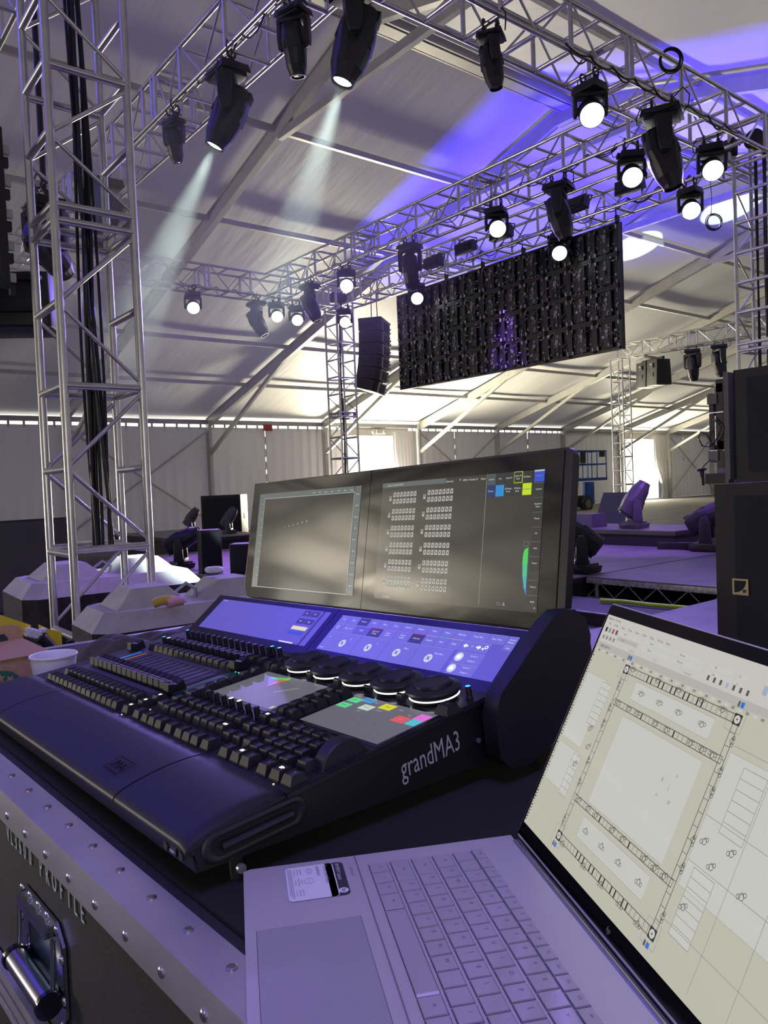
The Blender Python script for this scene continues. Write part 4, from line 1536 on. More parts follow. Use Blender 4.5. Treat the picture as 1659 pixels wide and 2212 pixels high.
# ------------------------------------------------------------------ the lighting desk
P0 = V((0.279, 0.632, 1.134))
cu = V((0.0219, -0.99934, 0.0288)).normalized()
cv = V((0.99976, 0.0219, 0)).normalized()
cw = cu.cross(cv).normalized()
DESK = thing('lighting_desk', 'black lighting control desk with wing of two monitors, two strip screens and rows of keys', 'lighting desk', frame4(P0, cu, cv, cw))
UL = -0.835
GV = Matrix(((0, 0, 1, 0), (1, 0, 0, 0), (0, 1, 0, 0), (0, 0, 0, 1)))       # (v, w) profile extruded along u
CBODY = mat('desk_satin_black', (0.012, 0.011, 0.017), 0.40, bump=(900, 0.12, 0.0003))
CDECK = mat('desk_deck', (0.018, 0.017, 0.024), 0.42)
CREST = mat('palm_rest_satin', (0.012, 0.0115, 0.020), 0.48, bump=(1200, 0.10, 0.0002))
CSIDE = mat('desk_side_black', (0.007, 0.007, 0.010), 0.45)
a7, a38, a80 = math.radians(6.757), math.radians(38.3), math.radians(79.72)


def tilt(o, a):
    return frame4(o, V((1, 0, 0)), V((0, math.cos(a), math.sin(a))), V((0, -math.sin(a), math.cos(a))))


D = tilt((0, 0.094, 0.043), a7)
PN = tilt((0, 0.391, 0.078), a38)
MN = tilt((0, 0.518, 0.138), a80)
m = MB()
m.prism([(0.0, 0.0), (0.57, 0.0), (0.60, 0.05), (0.59, 0.125), (0.535, 0.128), (0.50, 0.128), (0.4745, 0.1405), (0.391, 0.0745), (0.094, 0.0395), (0.02, 0.028), (-0.004, 0.021)][::-1], UL, 0, CSIDE, GV)
m.build('body', DESK)
m = MB()
m.M = D
m.rect(UL, 0.0, 0, 0.298, 0.0, CDECK)
m.add([(UL, 0, 0), (UL, 0, -0.004), (0, 0, -0.004), (0, 0, 0)], [(0, 1, 2, 3)], CDECK)
m.box((0.0005, 0.149, -0.002), (0.003, 0.298, 0.004), CBODY)
m.box((-0.001, 0.149, 0.0006), (0.002, 0.298, 0.0014), CBODY)
m.build('deck_plate', DESK)
prof = [(-0.010, 0.0195), (-0.0125, 0.0235), (-0.0105, 0.0275), (-0.003, 0.0318), (0.010, 0.0362), (0.030, 0.0412), (0.052, 0.0448), (0.075, 0.0466), (0.0925, 0.0462), (0.0938, 0.044), (0.0938, 0.036)]


def rest(u0, u1, capL=False, capR=False):
    m = MB()
    n = len(prof)
    N = 26
    vs = []
    us = [u0 + (u1 - u0) * i / N for i in range(N + 1)]
    for uu in us:
        for j, (a, b) in enumerate(prof):
            d = 0.0
            dv = 0.0
            if capR and uu > u1 - 0.012:
                d = -0.004 * ((uu - (u1 - 0.012)) / 0.012) ** 2
            if capL and uu < u0 + 0.012:
                d = -0.004 * (((u0 + 0.012) - uu) / 0.012) ** 2
            vs.append((uu, a, b + d * (1 if j < 10 else 0)))
    fs = []
    for i in range(N):
        for j in range(n - 1):
            fs.append((i * n + j, (i + 1) * n + j, (i + 1) * n + j + 1, i * n + j + 1))
    m.add(vs, fs, CREST, True)
    for k in (0, N):
        m.add([vs[k * n + j] for j in range(n)], [tuple(range(n)) if k == 0 else tuple(range(n))[::-1]], CREST)
    m.build('palm_rest', DESK)


rest(UL, -0.6520, capL=True)
rest(-0.6490, -0.1700)
rest(-0.1670, 0.0, capR=True)
m = MB()                                                   # socket panel on the front face and rim on the body front
m.prism([(-0.002, 0.0), (0.0, 0.0), (-0.006, 0.0205), (-0.0085, 0.0205)][::-1], UL, 0.0, CBODY, GV)
for uu in (-0.052, -0.036, -0.020):
    m.tube((uu, -0.0005, 0.011), (uu, -0.0075, 0.011), 0.0042 if uu != -0.036 else 0.001, RUB, 12)
m.box((-0.036, -0.0052, 0.011), (0.013, 0.004, 0.008), BLKG)
m.box((-0.036, -0.0075, 0.011), (0.009, 0.0015, 0.003), mat('port_metal', (0.8, 0.78, 0.7), 0.3, 1.0))
m.build('socket_panel', DESK)
m = MB()
m.M = Matrix.Rotation(0.0, 4, 'X')
EMB = mat('embossed_mark', (0.003, 0.003, 0.006), 0.9, spec=0.1)
FL = tilt((-0.226, 0.0175, 0.0390), math.radians(13.5))
m.M = FL
m.frame(-0.021, -0.0115, 0.021, 0.0115, 0.0011, 0.0012, EMB)
m.text('MA', 0.0185, EMB, (0.003, -0.0065, 0.0013), 1.05)
m.quad((-0.0165, -0.0065, 0.0013), (-0.0145, -0.0065, 0.0013), (-0.0095, 0.0065, 0.0013), (-0.0115, 0.0065, 0.0013), EMB)
m.build('embossed_emblem', DESK)
# right-hand side: recessed handle, lettering, feet
FS = Matrix(((0, 0, 1, 0), (1, 0, 0, 0), (0, 1, 0, 0), (0, 0, 0, 1)))
m = MB()


def stadium(l, r, n=10):
    return [(l / 2 + r * math.cos(a), r * math.sin(a)) for a in [-PI / 2 + PI * k / n for k in range(n + 1)]] + \
           [(-l / 2 + r * math.cos(a), r * math.sin(a)) for a in [PI / 2 + PI * k / n for k in range(n + 1)]]


HB = T((0, 0.060, 0.0200)) @ Matrix.Rotation(math.radians(5), 4, 'X') @ FS
o1, o2, o3 = stadium(0.085, 0.0145), stadium(0.085, 0.0115), stadium(0.078, 0.0085)
n = len(o1)
vs = [HB @ V((x, y, 0.0005)) for x, y in o1] + [HB @ V((x, y, 0.0030)) for x, y in o2] + [HB @ V((x, y, 0.0006)) for x, y in o3]
m.add(vs, [(i, (i + 1) % n, n + (i + 1) % n, n + i) for i in range(n)] + [(n + i, n + (i + 1) % n, 2 * n + (i + 1) % n, 2 * n + i) for i in range(n)], CBODY, True)
m.add(vs[2 * n:], [tuple(range(n))], mat('pit_black', (0.002, 0.002, 0.003), 0.6))
m.tube((0.003, 0.022, 0.0165), (0.003, 0.098, 0.0235), 0.0038, CBODY, 10)
m.build('side_handle', DESK)
m = MB()
TF = T((0.0008, 0.285, 0.022)) @ Matrix.Rotation(a7 * 0.95, 4, 'X') @ FS
m.text('grandMA3', 0.0335, mat('side_lettering', (0.42, 0.42, 0.43), 0.5), (0, 0, 0), 0.66, F=TF)
m.build('side_lettering', DESK)
for vv, uu in ((0.042, -0.010), (0.06, UL + 0.05), (0.50, -0.05), (0.50, UL + 0.05)):
    m = MB()
    m.lathe([(0, -0.022), (0.006, -0.022), (0.007, -0.004), (0.008, 0.0), (0, 0.001)], RUB, T((uu, vv, 0)), 16)
    m.build('foot', DESK)
m = MB()
m.tube((0.001, 0.040, -0.009), (0.005, 0.040, -0.009), 0.0045, ALUD, 12)
m.build('side_screw', DESK)
m = MB()
m.tube((0.001, 0.36, 0.03), (0.003, 0.36, 0.03), 0.003, ALUD, 12)
m.build('side_screw', DESK)

# keys ------------------------------------------------------------
KM = mat('key_cap', (0.011, 0.0105, 0.014), 0.52, spec=0.35)
KLIT = emi('key_legend_lit', (1.0, 0.9, 0.6), 2.6)
KGR = mat('key_legend', (0.30, 0.30, 0.32), 0.5)


def key_mesh(wd, ln, h=0.0105, leg=None, sid=0):
    m = MB()
    tx, ty = 0.72, 0.60
    b = [(-wd / 2, -ln / 2, 0), (wd / 2, -ln / 2, 0), (wd / 2, ln / 2, 0), (-wd / 2, ln / 2, 0)]
    sh = 0.0012
    x, y = wd / 2 * tx, ln / 2 * ty
    t0 = [(-x, -y + sh, h), (x, -y + sh, h), (x, y + sh, h), (-x, y + sh, h)]
    c0 = [(-x * 0.45, -y + sh, h - 0.0009), (x * 0.45, -y + sh, h - 0.0009), (x * 0.45, y + sh, h - 0.0009), (-x * 0.45, y + sh, h - 0.0009)]
    m.add(b + t0, [(0, 1, 5, 4), (1, 2, 6, 5), (2, 3, 7, 6), (3, 0, 4, 7)], KM)
    m.add([t0[0], c0[0], c0[3], t0[3]], [(0, 1, 2, 3)], KM, True)
    m.add([c0[0], c0[1], c0[2], c0[3]], [(0, 1, 2, 3)], KM, True)
    m.add([c0[1], t0[1], t0[2], c0[2]], [(0, 1, 2, 3)], KM, True)
    m.add([t0[0], t0[1], c0[1], c0[0]], [(0, 1, 2, 3)], KM)
    if leg:
        lm = KLIT if leg in ('lit', 'lit2', 'litP') else KGR
        z = h - 0.0007
        if leg == 'lit':
            m.rect(-0.003, 0.0005, 0.0028, 0.0045, z, lm)
        elif leg == 'lit2':
            m.rect(-0.0045, 0.0, -0.001, 0.0035, z, lm)
            m.rect(0.0002, 0.0, 0.0042, 0.0035, z, lm)
        elif leg == 'litP':
            m.rect(-0.0035, 0.0, 0.0015, 0.0040, z, lm)
            m.rect(0.002, 0.0015, 0.0035, 0.003, z, lm)
        else:
            m.text(leg, 0.0052 if len(leg) == 1 else 0.0030, lm, (0, 0.0008, z), 1.0)
    return m.mesh('key')


KMS = {}


def kmesh(wd, ln, leg=None):
    k = (wd, ln, leg)
    if k not in KMS:
        KMS[k] = key_mesh(wd, ln, leg=leg)
    return KMS[k]


KEYS = []


def key(u_, s_, leg=None, wd=0.0196, ln=0.0225):
    KEYS.append((u_, s_, leg, wd, ln))


LEFTU = [-0.764 + 0.0212 * i for i in range(5)] + [-0.6565 + 0.0212 * i for i in range(5)] + [-0.550 + 0.0212 * i for i in range(5)]
for uu in LEFTU:
    key(uu, 0.016)
    key(uu, 0.045)
    key(uu + 0.004, 0.200)
    key(uu + 0.006, 0.238)
for s_ in (0.0165, 0.038, 0.060):
    key(-0.427, s_, 'lit', 0.0205, 0.0205)
for uu, s_ in ((-0.388, 0.0165), (-0.388, 0.051), (-0.388, 0.0725), (-0.390, 0.0945)):
    key(uu, s_, None, 0.0205, 0.0205)
for k in range(4):
    key(-0.366 + 0.0225 * k, 0.050)
    key(-0.364 + 0.0225 * k, 0.0755)
    key(-0.276 + 0.0205 * k, 0.051, 'lit2' if k == 3 else None)
    key(-0.277 + 0.0205 * k, 0.0765, '::' if k < 2 else None)
for i, uu in enumerate((-0.3590, -0.3370, -0.3150)):
    key(uu, 0.0165)
key(-0.285, 0.0165)
for i, uu in enumerate((-0.2560, -0.2340, -0.2120)):
    key(uu, 0.0165)
key(-0.1860, 0.0170, 'oo')
key(-0.1430, 0.0180, '?')
key(-0.1180, 0.0185, 'lit')
key(-0.0965, 0.0185, 'o')
key(-0.0610, 0.0185, 'm')
key(-0.0360, 0.0185, 'litP')
key(-0.0135, 0.0185, 'N')
for uu, s_, lg in ((-.194, .098, 'lit'), (-.167, .098, 'ab'), (-.140, .097, 'cd'), (-.115, .096, '7'), (-.095, .096, '8'), (-.075, .095, '9'), (-.054, .095, '+'), (-.029, .096, 'Ex'),
                   (-.185, .070, 'Gr'), (-.162, .070, 'Ch'), (-.139, .070, 'At'), (-.115, .0765, '4'), (-.095, .0765, '5'), (-.075, .0765, '6'), (-.054, .0765, 'Th'),
                   (-.185, .0425, 'Fi'), (-.162, .0430, 'Pr'), (-.139, .0440, 'Sq'), (-.115, .0575, '1'), (-.095, .0575, '2'), (-.075, .0575, '3'), (-.054, .0575, '-'),
                   (-.115, .0385, '0'), (-.095, .0385, '.'), (-.075, .0385, 'If'), (-.054, .0385, 'El'),
                   (-.0285, .0445, 'Pl')):
    key(uu, s_, lg, 0.0195, 0.0195)
for s_ in (0.125, 0.144, 0.163, 0.183, 0.203):             # columns beside the two touch screens
    key(-0.394, s_, '-', 0.016, 0.0185)
    key(-0.196, s_, '-', 0.0195, 0.0185)
    key(-0.175, s_, '-', 0.0195, 0.0185)
for uu, s_ in ((-.455, .240), (-.432, .240), (-.400, .232), (-.378, .232), (-.398, .252), (-.376, .252), (-.394, .272), (-.372, .272)):
    key(uu, s_)
key(-0.0075, 0.2290, '[]', 0.022, 0.024)
CAML = (DESK.matrix_world @ D).inverted() @ CAMP
KEYS.sort(key=lambda k: (V((k[0], k[1], 0)) - CAML).length)
for k in KEYS[:100]:
    inst('key', kmesh(k[3], k[4], k[2]), DESK, D @ T((k[0], k[1], 0.0003)))
m = MB()
for u_, s_, lg, wd, ln in KEYS[100:]:
    m.M = D @ T((u_, s_, 0.0003))
    x, y, h = wd / 2, ln / 2, 0.0105
    m.box((0, 0.0, h / 2), (wd, ln, h), KM, top=(0.74, 0.62))
tag(m.build('key_bank', DESK), kind='stuff')
# small key lights beside the lit keys
m = MB()
m.M = D
for uu, s_ in ((-0.427, 0.0035), (-0.405, 0.036), (-0.0300, 0.0045)):
    m.disc((uu, s_, 0.0006), 0.0012, KLIT, 8)
m.build('indicator', DESK)


def knob_mesh(col=None):
    m = MB()
    m.lathe([(0.0046, 0), (0.0046, 0.004), (0.0040, 0.0045), (0.0036, 0.0165), (0.0033, 0.0172), (0.0, 0.0172)], CBODY, None, 12,
            [CBODY, CBODY, CBODY, CBODY, col or CBODY])
    m.box((0.0, -0.0036, 0.010), (0.0010, 0.0016, 0.012), RUB)
    return m.mesh('knob')


kb0 = knob_mesh()
kbB = knob_mesh(emi('knob_blue', (0.05, 0.35, 1.0), 2.5))
kbW = knob_mesh(emi('knob_cream', (1.0, 0.85, 0.6), 2.0))
kbC = knob_mesh(emi('knob_cyan', (0.05, 0.7, 1.0), 2.0))
KL = [((uu + 0.002, 0.220), (kbB if i == 0 else kbW if i == 1 else kb0)) for i, uu in enumerate(LEFTU)]
KL += [((uu + 0.004, 0.268), (kbB if i == 0 else kb0)) for i, uu in enumerate(LEFTU)]
KL += [((-0.456, 0.272), kbC), ((-0.434, 0.272), kbC)]
KL += [((-0.365 + 0.0215 * i, 0.0980), kb0) for i in range(4)]
KL += [((-0.278 + 0.0215 * i, 0.0970), kbW if i < 2 else kb0) for i in range(4)]
KL += [((-0.0125, 0.2715), kbB)]
for (uu, s_), me in KL:
    inst('knob', me, DESK, D @ T((uu, s_, 0.0003)))

# fader section ----------------------------------------------------
m = MB()
m.M = D
FPL = mat('fader_plate', (0.075, 0.068, 0.10), 0.45)
m.rect(-0.800, 0.070, -0.474, 0.186, 0.0004, FPL)
m.frame(-0.800, 0.070, -0.474, 0.186, 0.001, 0.0006, mat('fader_plate_rim', (0.12, 0.11, 0.15), 0.4))
for i, uu in enumerate(LEFTU):
    mm = mat('slot_black', (0.004, 0.004, 0.005), 0.5)
    if i == 0:
        mm = emi('slot_blue', (0.02, 0.25, 0.9), 0.8)
    if i == 1:
        mm = emi('slot_orange', (0.9, 0.25, 0.05), 0.35)
    m.rect(uu - 0.0052, 0.086, uu + 0.0052, 0.176, 0.0008, mat('slot_rim', (0.008, 0.007, 0.010), 0.6))
    m.rect(uu - (0.0042 if i < 2 else 0.0016), 0.088, uu + (0.0042 if i < 2 else 0.0016), 0.174, 0.0010, mm)
m.build('fader_plate', DESK)
m = MB()
m.M = D
for uu in (-0.447, -0.4395):
    m.rect(uu - 0.0007, 0.086, uu + 0.0007, 0.190, 0.0006, emi('cyan_line', (0.0, 0.5, 0.5), 0.28))
m.rect(-0.446, 0.088, -0.441, 0.188, 0.0008, mat('slot_black'))
for uu in (-0.442, -0.432):
    m.disc((uu, 0.1925, 0.001), 0.0012, emi('cyan_dot', (0.2, 1.0, 0.9), 4), 8)
m.build('master_fader_slot', DESK)
FM = MB()
FM.prism([(-0.0145, 0.004), (-0.014, 0.0005), (0.014, 0.0005), (0.0145, 0.004), (0.0120, 0.0165), (0.003, 0.0125), (-0.003, 0.0125), (-0.0120, 0.0165)][::-1], -0.0088, 0.0088, KM, Matrix(((0, 0, 1, 0), (1, 0, 0, 0), (0, 1, 0, 0), (0, 0, 0, 1))))
FM.box((0, 0, 0.0128), (0.0178, 0.0008, 0.0006), mat('fader_line', (0.8, 0.8, 0.8), 0.4))
fm_ = FM.mesh('fader_cap')
for uu in LEFTU:
    inst('fader_cap', fm_, DESK, D @ T((uu, 0.095, 0.0014)))
inst('fader_cap', fm_, DESK, D @ T((-0.794, 0.176, 0.0014)))
inst('fader_cap', fm_, DESK, D @ T((-0.444, 0.092, 0.0014)))
inst('fader_cap', fm_, DESK, D @ T((-0.448, 0.204, 0.0014)))

# touch screens in the deck ---------------------------------------------
SCG = mat('touch_screen_glass', (0.06, 0.06, 0.065), 0.35, em=(0.20, 0.20, 0.205), es=0.55, spec=0.25)
m = MB()
m.M = D
m.rect(-0.3905, 0.118, -0.2245, 0.2225, 0.0005, BLKG)
m.rect(-0.3870, 0.1235, -0.2285, 0.2185, 0.0008, SCG)
g0 = [(-0.358, 0.202), (-0.318, 0.2155), (-0.312, 0.2075), (-0.320, 0.176)]
cen = (-0.330, 0.200)
for (a, b), cc in (((0, 1), (0.15, 0.9, 0.15)), ((1, 2), (0.4, 0.85, 0.1)), ((2, 3), (0.9, 0.2, 0.15)), ((3, 0), (0.2, 0.2, 0.95))):
    m.add([(*g0[a], 0.0012), (*g0[b], 0.0012), (*cen, 0.0012)], [(0, 1, 2)], emi('gamut_%d' % a, cc, 0.55))
WTX = emi('screen_white', (0.9, 0.9, 0.92), 0.5)
GTX = emi('screen_grey', (0.6, 0.6, 0.65), 0.35)
for k, uu in enumerate((-0.300, -0.284, -0.268, -0.252, -0.238)):
    m.text(('Mix', 'RGB', 'HSB', 'Raw', 'Gel')[k], 0.0045, GTX, (uu, 0.212, 0.0012))
    m.text(('50', '32', '78', '12', '9')[k], 0.0040, GTX, (uu, 0.205, 0.0012))
m.quad((-0.290, 0.1655, 0.0012), (-0.284, 0.1655, 0.0012), (-0.262, 0.194, 0.0012), (-0.268, 0.194, 0.0012), GTX)
for k in range(5):
    m.text(('Dim', 'Iris', 'CTO', 'Zoom', 'Mist')[k], 0.0038, GTX, (-0.328 + k * 0.018, 0.1475 + 0.003 * k, 0.0012))
m.rect(-0.2365, 0.1265, -0.2305, 0.1335, 0.0012, emi('screen_yellow', (0.9, 0.85, 0.2), 0.6))
m.build('touch_screen', DESK)
m = MB()
m.M = D
m.rect(-0.1655, 0.1185, -0.0055, 0.2215, 0.0005, BLKG)
m.rect(-0.1605, 0.1240, -0.0105, 0.2165, 0.0008, SCG)
for (a, b, c, d), cc, tx in (((-.158, .195, -.137, .208), (0.15, 0.85, 0.35), 'Gobo'), ((-.139, .203, -.118, .2155), (0.10, 0.40, 0.85), 'Colour'), ((-.158, .177, -.137, .190), (0.50, 0.25, 0.85), 'Beam'),
                             ((-.122, .184, -.101, .198), (0.70, 0.85, 0.72), 'Focus'), ((-.098, .197, -.076, .212), (0.85, 0.85, 0.02), 'Wash'), ((-.052, .177, -.030, .193), (0.90, 0.13, 0.15), 'X'),
                             ((-.030, .193, -.011, .209), (0.90, 0.20, 0.85), ''), ((-.028, .178, -.011, .193), (0.10, 0.65, 0.80), '')):
    m.rect(a, b, c, d, 0.0012, emi('tile_%d' % int(abs(a) * 1000), cc, 0.75))
    if tx:
        m.text(tx, 0.0042, emi('tile_ink', (0.05, 0.05, 0.05), 0.1) if tx != 'X' else WTX, ((a + c) / 2, (b + d) / 2 - 0.001, 0.0014))
for uu, s_, tx in ((-.152, .211, 'Dim'), (-.112, .206, 'Pos'), (-.112, .177, 'Ctl'), (-.088, .190, 'Zoom'), (-.063, .204, 'Strb'), (-.040, .197, 'All'), (-.168 + .012, .192, ''), (-.020, .212, '')):
    if tx:
        m.text(tx, 0.0045, WTX, (uu, s_, 0.0012))
m.build('touch_screen', DESK)

# dual encoders, mini wheels and the big dial ---------------------------
EN = MB()
EN.lathe([(0.027, 0.0), (0.029, 0.004), (0.0305, 0.005), (0.0305, 0.0075)], RUB, None, 36)
EN.lathe([(0.0305, 0.0052), (0.0318, 0.0058), (0.0318, 0.0068), (0.0305, 0.0074)], emi('encoder_ring', (0.85, 0.88, 1.0), 1.6), None, 36)
EN.lathe([(0.029, 0.0075), (0.029, 0.0105), (0.0345, 0.0115), (0.0355, 0.0135), (0.0345, 0.0160), (0.0245, 0.0185), (0.0235, 0.0175)], CBODY, None, 36)
EN.lathe([(0.0235, 0.0165), (0.0230, 0.0215), (0.0215, 0.0225), (0.0205, 0.0215), (0.0, 0.0212)], CBODY, None, 36)
en_ = EN.mesh('encoder')
for k in range(5):
    inst('encoder', en_, DESK, D @ T((-0.055 - 0.0685 * k, 0.2545, 0.0003)))
mw = MB()
mw.box((0, 0, 0.003), (0.011, 0.006, 0.006), RUB)
mw.tube((-0.005, 0, 0.006), (0.005, 0, 0.006), 0.003, CBODY, 12)
mw_ = mw.mesh('mini_wheel')
for k in range(5):
    inst('mini_wheel', mw_, DESK, D @ T((-0.092 - 0.0665 * k, 0.2315 - 0.003 * (k == 4), 0.0004)))
m = MB()
m.M = D
m.rect(-0.034, 0.046, -0.004, 0.112, 0.0006, RUB)
m.lathe([(0.0, -0.0095), (0.031, -0.0095), (0.0325, -0.008), (0.0325, 0.008), (0.031, 0.0095), (0.0, 0.0095)], CREST, T((-0.0165, 0.079, -0.010)) @ Matrix.Rotation(PI / 2, 4, 'Y'), 40)
m.build('level_wheel', DESK)
m = MB()
m.M = D
m.rect(-0.3640, 0.2600, -0.3520, 0.2640, 0.006, emi('cream_bar', (1.0, 0.95, 0.75), 1.2))
m.build('indicator_bar', DESK)

# strip screens -------------------------------------------------------------
LBZ = mat('strip_bezel', (0.014, 0.012, 0.035), 0.13)
LBS = mat('strip_display', (0.02, 0.02, 0.03), 0.14, em=(0.11, 0.09, 0.50), es=1.0)  # glow also carries the violet canopy reflection, as do the next two
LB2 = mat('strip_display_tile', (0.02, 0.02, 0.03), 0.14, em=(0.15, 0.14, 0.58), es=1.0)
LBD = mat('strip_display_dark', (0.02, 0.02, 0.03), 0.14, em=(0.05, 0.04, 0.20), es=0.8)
LTX = emi('strip_text', (0.75, 0.80, 1.0), 0.9)
LLN = emi('strip_line', (0.40, 0.42, 0.85), 0.7)
m = MB()
m.M = PN
m.box((UL / 2, 0.051, -0.004), (-UL, 0.104, 0.008), LBZ)
m.box((-0.412, 0.051, 0.0001), (0.0012, 0.104, 0.0003), mat('slot_black'))
m.build('strip_panel', DESK, 0.0008)
m = MB()
m.M = PN
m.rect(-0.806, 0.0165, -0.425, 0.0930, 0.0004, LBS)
m.text('Screen 6', 0.0042, LTX, (-0.798, 0.0885, 0.0007), align='LEFT')
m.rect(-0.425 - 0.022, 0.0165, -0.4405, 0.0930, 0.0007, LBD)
for a, b, c, d, mt in ((-.500, .078, -.478, .090, LBD), (-.476, .078, -.452, .090, LBD), (-.500, .060, -.478, .072, LBD), (-.476, .060, -.452, .072, LBD), (-.500, .0465, -.455, .0545, emi('cream_tile', (0.95, 0.82, 0.50), 0.8)),
                       (-.500, .036, -.455, .044, emi('blue_tile', (0.06, 0.10, 0.75), 0.8)), (-.505, .0168, -.462, .0195, LTX)):
    m.rect(a, b, c, d, 0.0007, mt)
for uu, pp, tx in ((-.489, .084, 'Seq'), (-.464, .084, 'Cue'), (-.489, .066, 'Exec'), (-.464, .066, 'Page'), (-.447, .086, '>'), (-.447, .022, '^')):
    m.text(tx, 0.0042, LTX, (uu, pp - 0.001, 0.0010))
for k in range(3):
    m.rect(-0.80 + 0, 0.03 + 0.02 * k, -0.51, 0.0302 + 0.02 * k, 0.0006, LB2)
m.build('strip_display', DESK)
m = MB()
m.M = PN
X_, Y_ = -0.3905, 0.0165
W_, H_ = 0.378, 0.0735
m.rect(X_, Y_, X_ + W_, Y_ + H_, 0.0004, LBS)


def tile(x0, y0, x1, y1, mt, tx=None, ts=0.0040, tm=None, line=None, ty=0.5):
    m.rect(x0, y0, x1, y1, 0.0007, mt)
    m.rect(x0, y1 - 0.0006, x1, y1, 0.0010, line or LLN)
    if tx:
        for q, ln in enumerate(tx.split('|')):
            m.text(ln, ts, tm or LTX, ((x0 + x1) / 2, y0 + (y1 - y0) * ty - ts * 0.3 - q * ts * 1.05 + (ts * 0.5 if '|' in tx else 0), 0.0010))


yt = Y_ + H_
xs = X_
for tx, wdt in (('Dim', .026), ('Gobo', .026), ('Position', .026), ('Color', .026), ('Beam', .026), ('Focus', .026), ('Control', .028), ('Shapers', .029), ('Video', .027), ('Phaser', .027), ('MAtricks', .028), ('Prog Time', .034), ('Exec Time', .032)):
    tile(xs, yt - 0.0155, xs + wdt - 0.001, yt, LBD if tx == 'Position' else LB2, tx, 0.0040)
    xs += wdt
tile(xs + 0.0005, yt - 0.0155, X_ + W_, yt, LB2, 'Grand|Master', 0.0042)
tile(xs + 0.0005, yt - 0.0240, X_ + W_, yt - 0.0160, LB2, '100%', 0.0036)
xs = X_
for tx, wdt, mt, ln, tm in (('Dual|Enc', .024, LB2, None, None), ('Next Y of 1', .032, LB2, None, None), ('Single', .036, LBS, None, None), ('Color and|Design', .030, LBD, emi('red_line', (0.9, 0.1, 0.15), 0.9), emi('amber_text', (1.0, 0.75, 0.2), 0.9)),
                            ('Power|Direct', .032, LB2, emi('violet_line', (0.6, 0.2, 0.9), 0.9), None), ('Power|Strobe', .034, LB2, emi('violet_line'), None), ('Absolute', .028, LBD, emi('red_line'), emi('amber_text')),
                            ('Relative', .025, LB2, emi('pink_line', (0.9, 0.4, 0.6), 0.9), None), ('Fade', .024, LB2, emi('green_line', (0.1, 0.8, 0.3), 0.9), None), ('Delay', .026, LB2, emi('orange_line', (0.95, 0.5, 0.2), 0.9), None)):
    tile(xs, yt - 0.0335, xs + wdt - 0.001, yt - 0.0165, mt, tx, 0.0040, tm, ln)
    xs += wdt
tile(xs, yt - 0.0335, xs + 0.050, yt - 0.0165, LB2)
WH = emi('strip_white', (0.85, 0.9, 1.0), 1.2)
for sg, ox in ((-1, 0.009), (1, 0.032)):
    cxx, cyy_ = xs + ox, yt - 0.025
    m.add([(cxx + sg * 0.0045, cyy_, 0.0012), (cxx, cyy_ + 0.0038, 0.0012), (cxx, cyy_ - 0.0038, 0.0012)], [(0, 1, 2)], WH)
    m.rect(min(cxx, cxx - sg * 0.004), cyy_ - 0.0013, max(cxx, cxx - sg * 0.004), cyy_ + 0.0013, 0.0012, WH)
m.text('1/1', 0.0035, LTX, (xs + 0.0205, yt - 0.026, 0.0012))
m.disc((xs + 0.045, yt - 0.0232, 0.0012), 0.0030, WH, 12)
m.disc((xs + 0.045, yt - 0.0232, 0.0014), 0.0018, LB2, 12)
m.disc((xs + 0.0405, yt - 0.0265, 0.0012), 0.0018, WH, 10)
xs = X_
tile(xs, Y_, xs + 0.040, yt - 0.0345, LB2)
m.text('Normal', 0.0036, LTX, (xs + 0.010, Y_ + 0.004, 0.0010))
m.text('pt', 0.0036, LTX, (xs + 0.012, Y_ + 0.027, 0.0010))
LG = emi('strip_disc', (0.62, 0.68, 0.88), 0.95)
for k, (wdt, tx) in enumerate(((0.062, 'X'), (0.066, 'Y'), (0.066, 'Macro'), (0.068, 'MacroRate'))):
    x0 = X_ + 0.024 + sum((0.062, 0.066, 0.066, 0.068)[:k])
    tile(x0, Y_, x0 + wdt - 0.0012, yt - 0.0345, LB2)
    cxx, cyy_ = x0 + wdt * 0.46, Y_ + 0.0185
    m.disc((cxx, cyy_, 0.0010), 0.0072, LG, 24)
    for an in (0.8, -0.8):
        dx, dy = 0.0045 * math.cos(an), 0.0045 * math.sin(an)
        nx, ny = -math.sin(an) * 0.0007, math.cos(an) * 0.0007
        m.quad((cxx - dx - nx, cyy_ - dy - ny, 0.0013), (cxx + dx - nx, cyy_ + dy - ny, 0.0013), (cxx + dx + nx, cyy_ + dy + ny, 0.0013), (cxx - dx + nx, cyy_ - dy + ny, 0.0013), LBD)
    m.text(tx, 0.0040, LTX, (cxx + 0.014, cyy_ + 0.0085, 0.0010))
x0 = X_ + 0.024 + 0.262 + 0.006
for k, (a, b) in enumerate((('Screen X', 'Display 2'), ('Screen Y', 'Display 2'))):
    tile(x0, Y_ + 0.0195 * k, x0 + 0.050, Y_ + 0.0185 + 0.0195 * k, LB2)
    m.disc((x0 + 0.009, Y_ + 0.0095 + 0.0195 * k, 0.0010), 0.0072, LG, 24)
    m.disc((x0 + 0.009, Y_ + 0.0095 + 0.0195 * k, 0.0013), 0.0036, WH, 18)
    m.text(a, 0.0036, LTX, (x0 + 0.034, Y_ + 0.0125 + 0.0195 * k, 0.0010))
    m.text(b, 0.0036, LTX, (x0 + 0.034, Y_ + 0.0045 + 0.0195 * k, 0.0010))
m.build('strip_display', DESK)

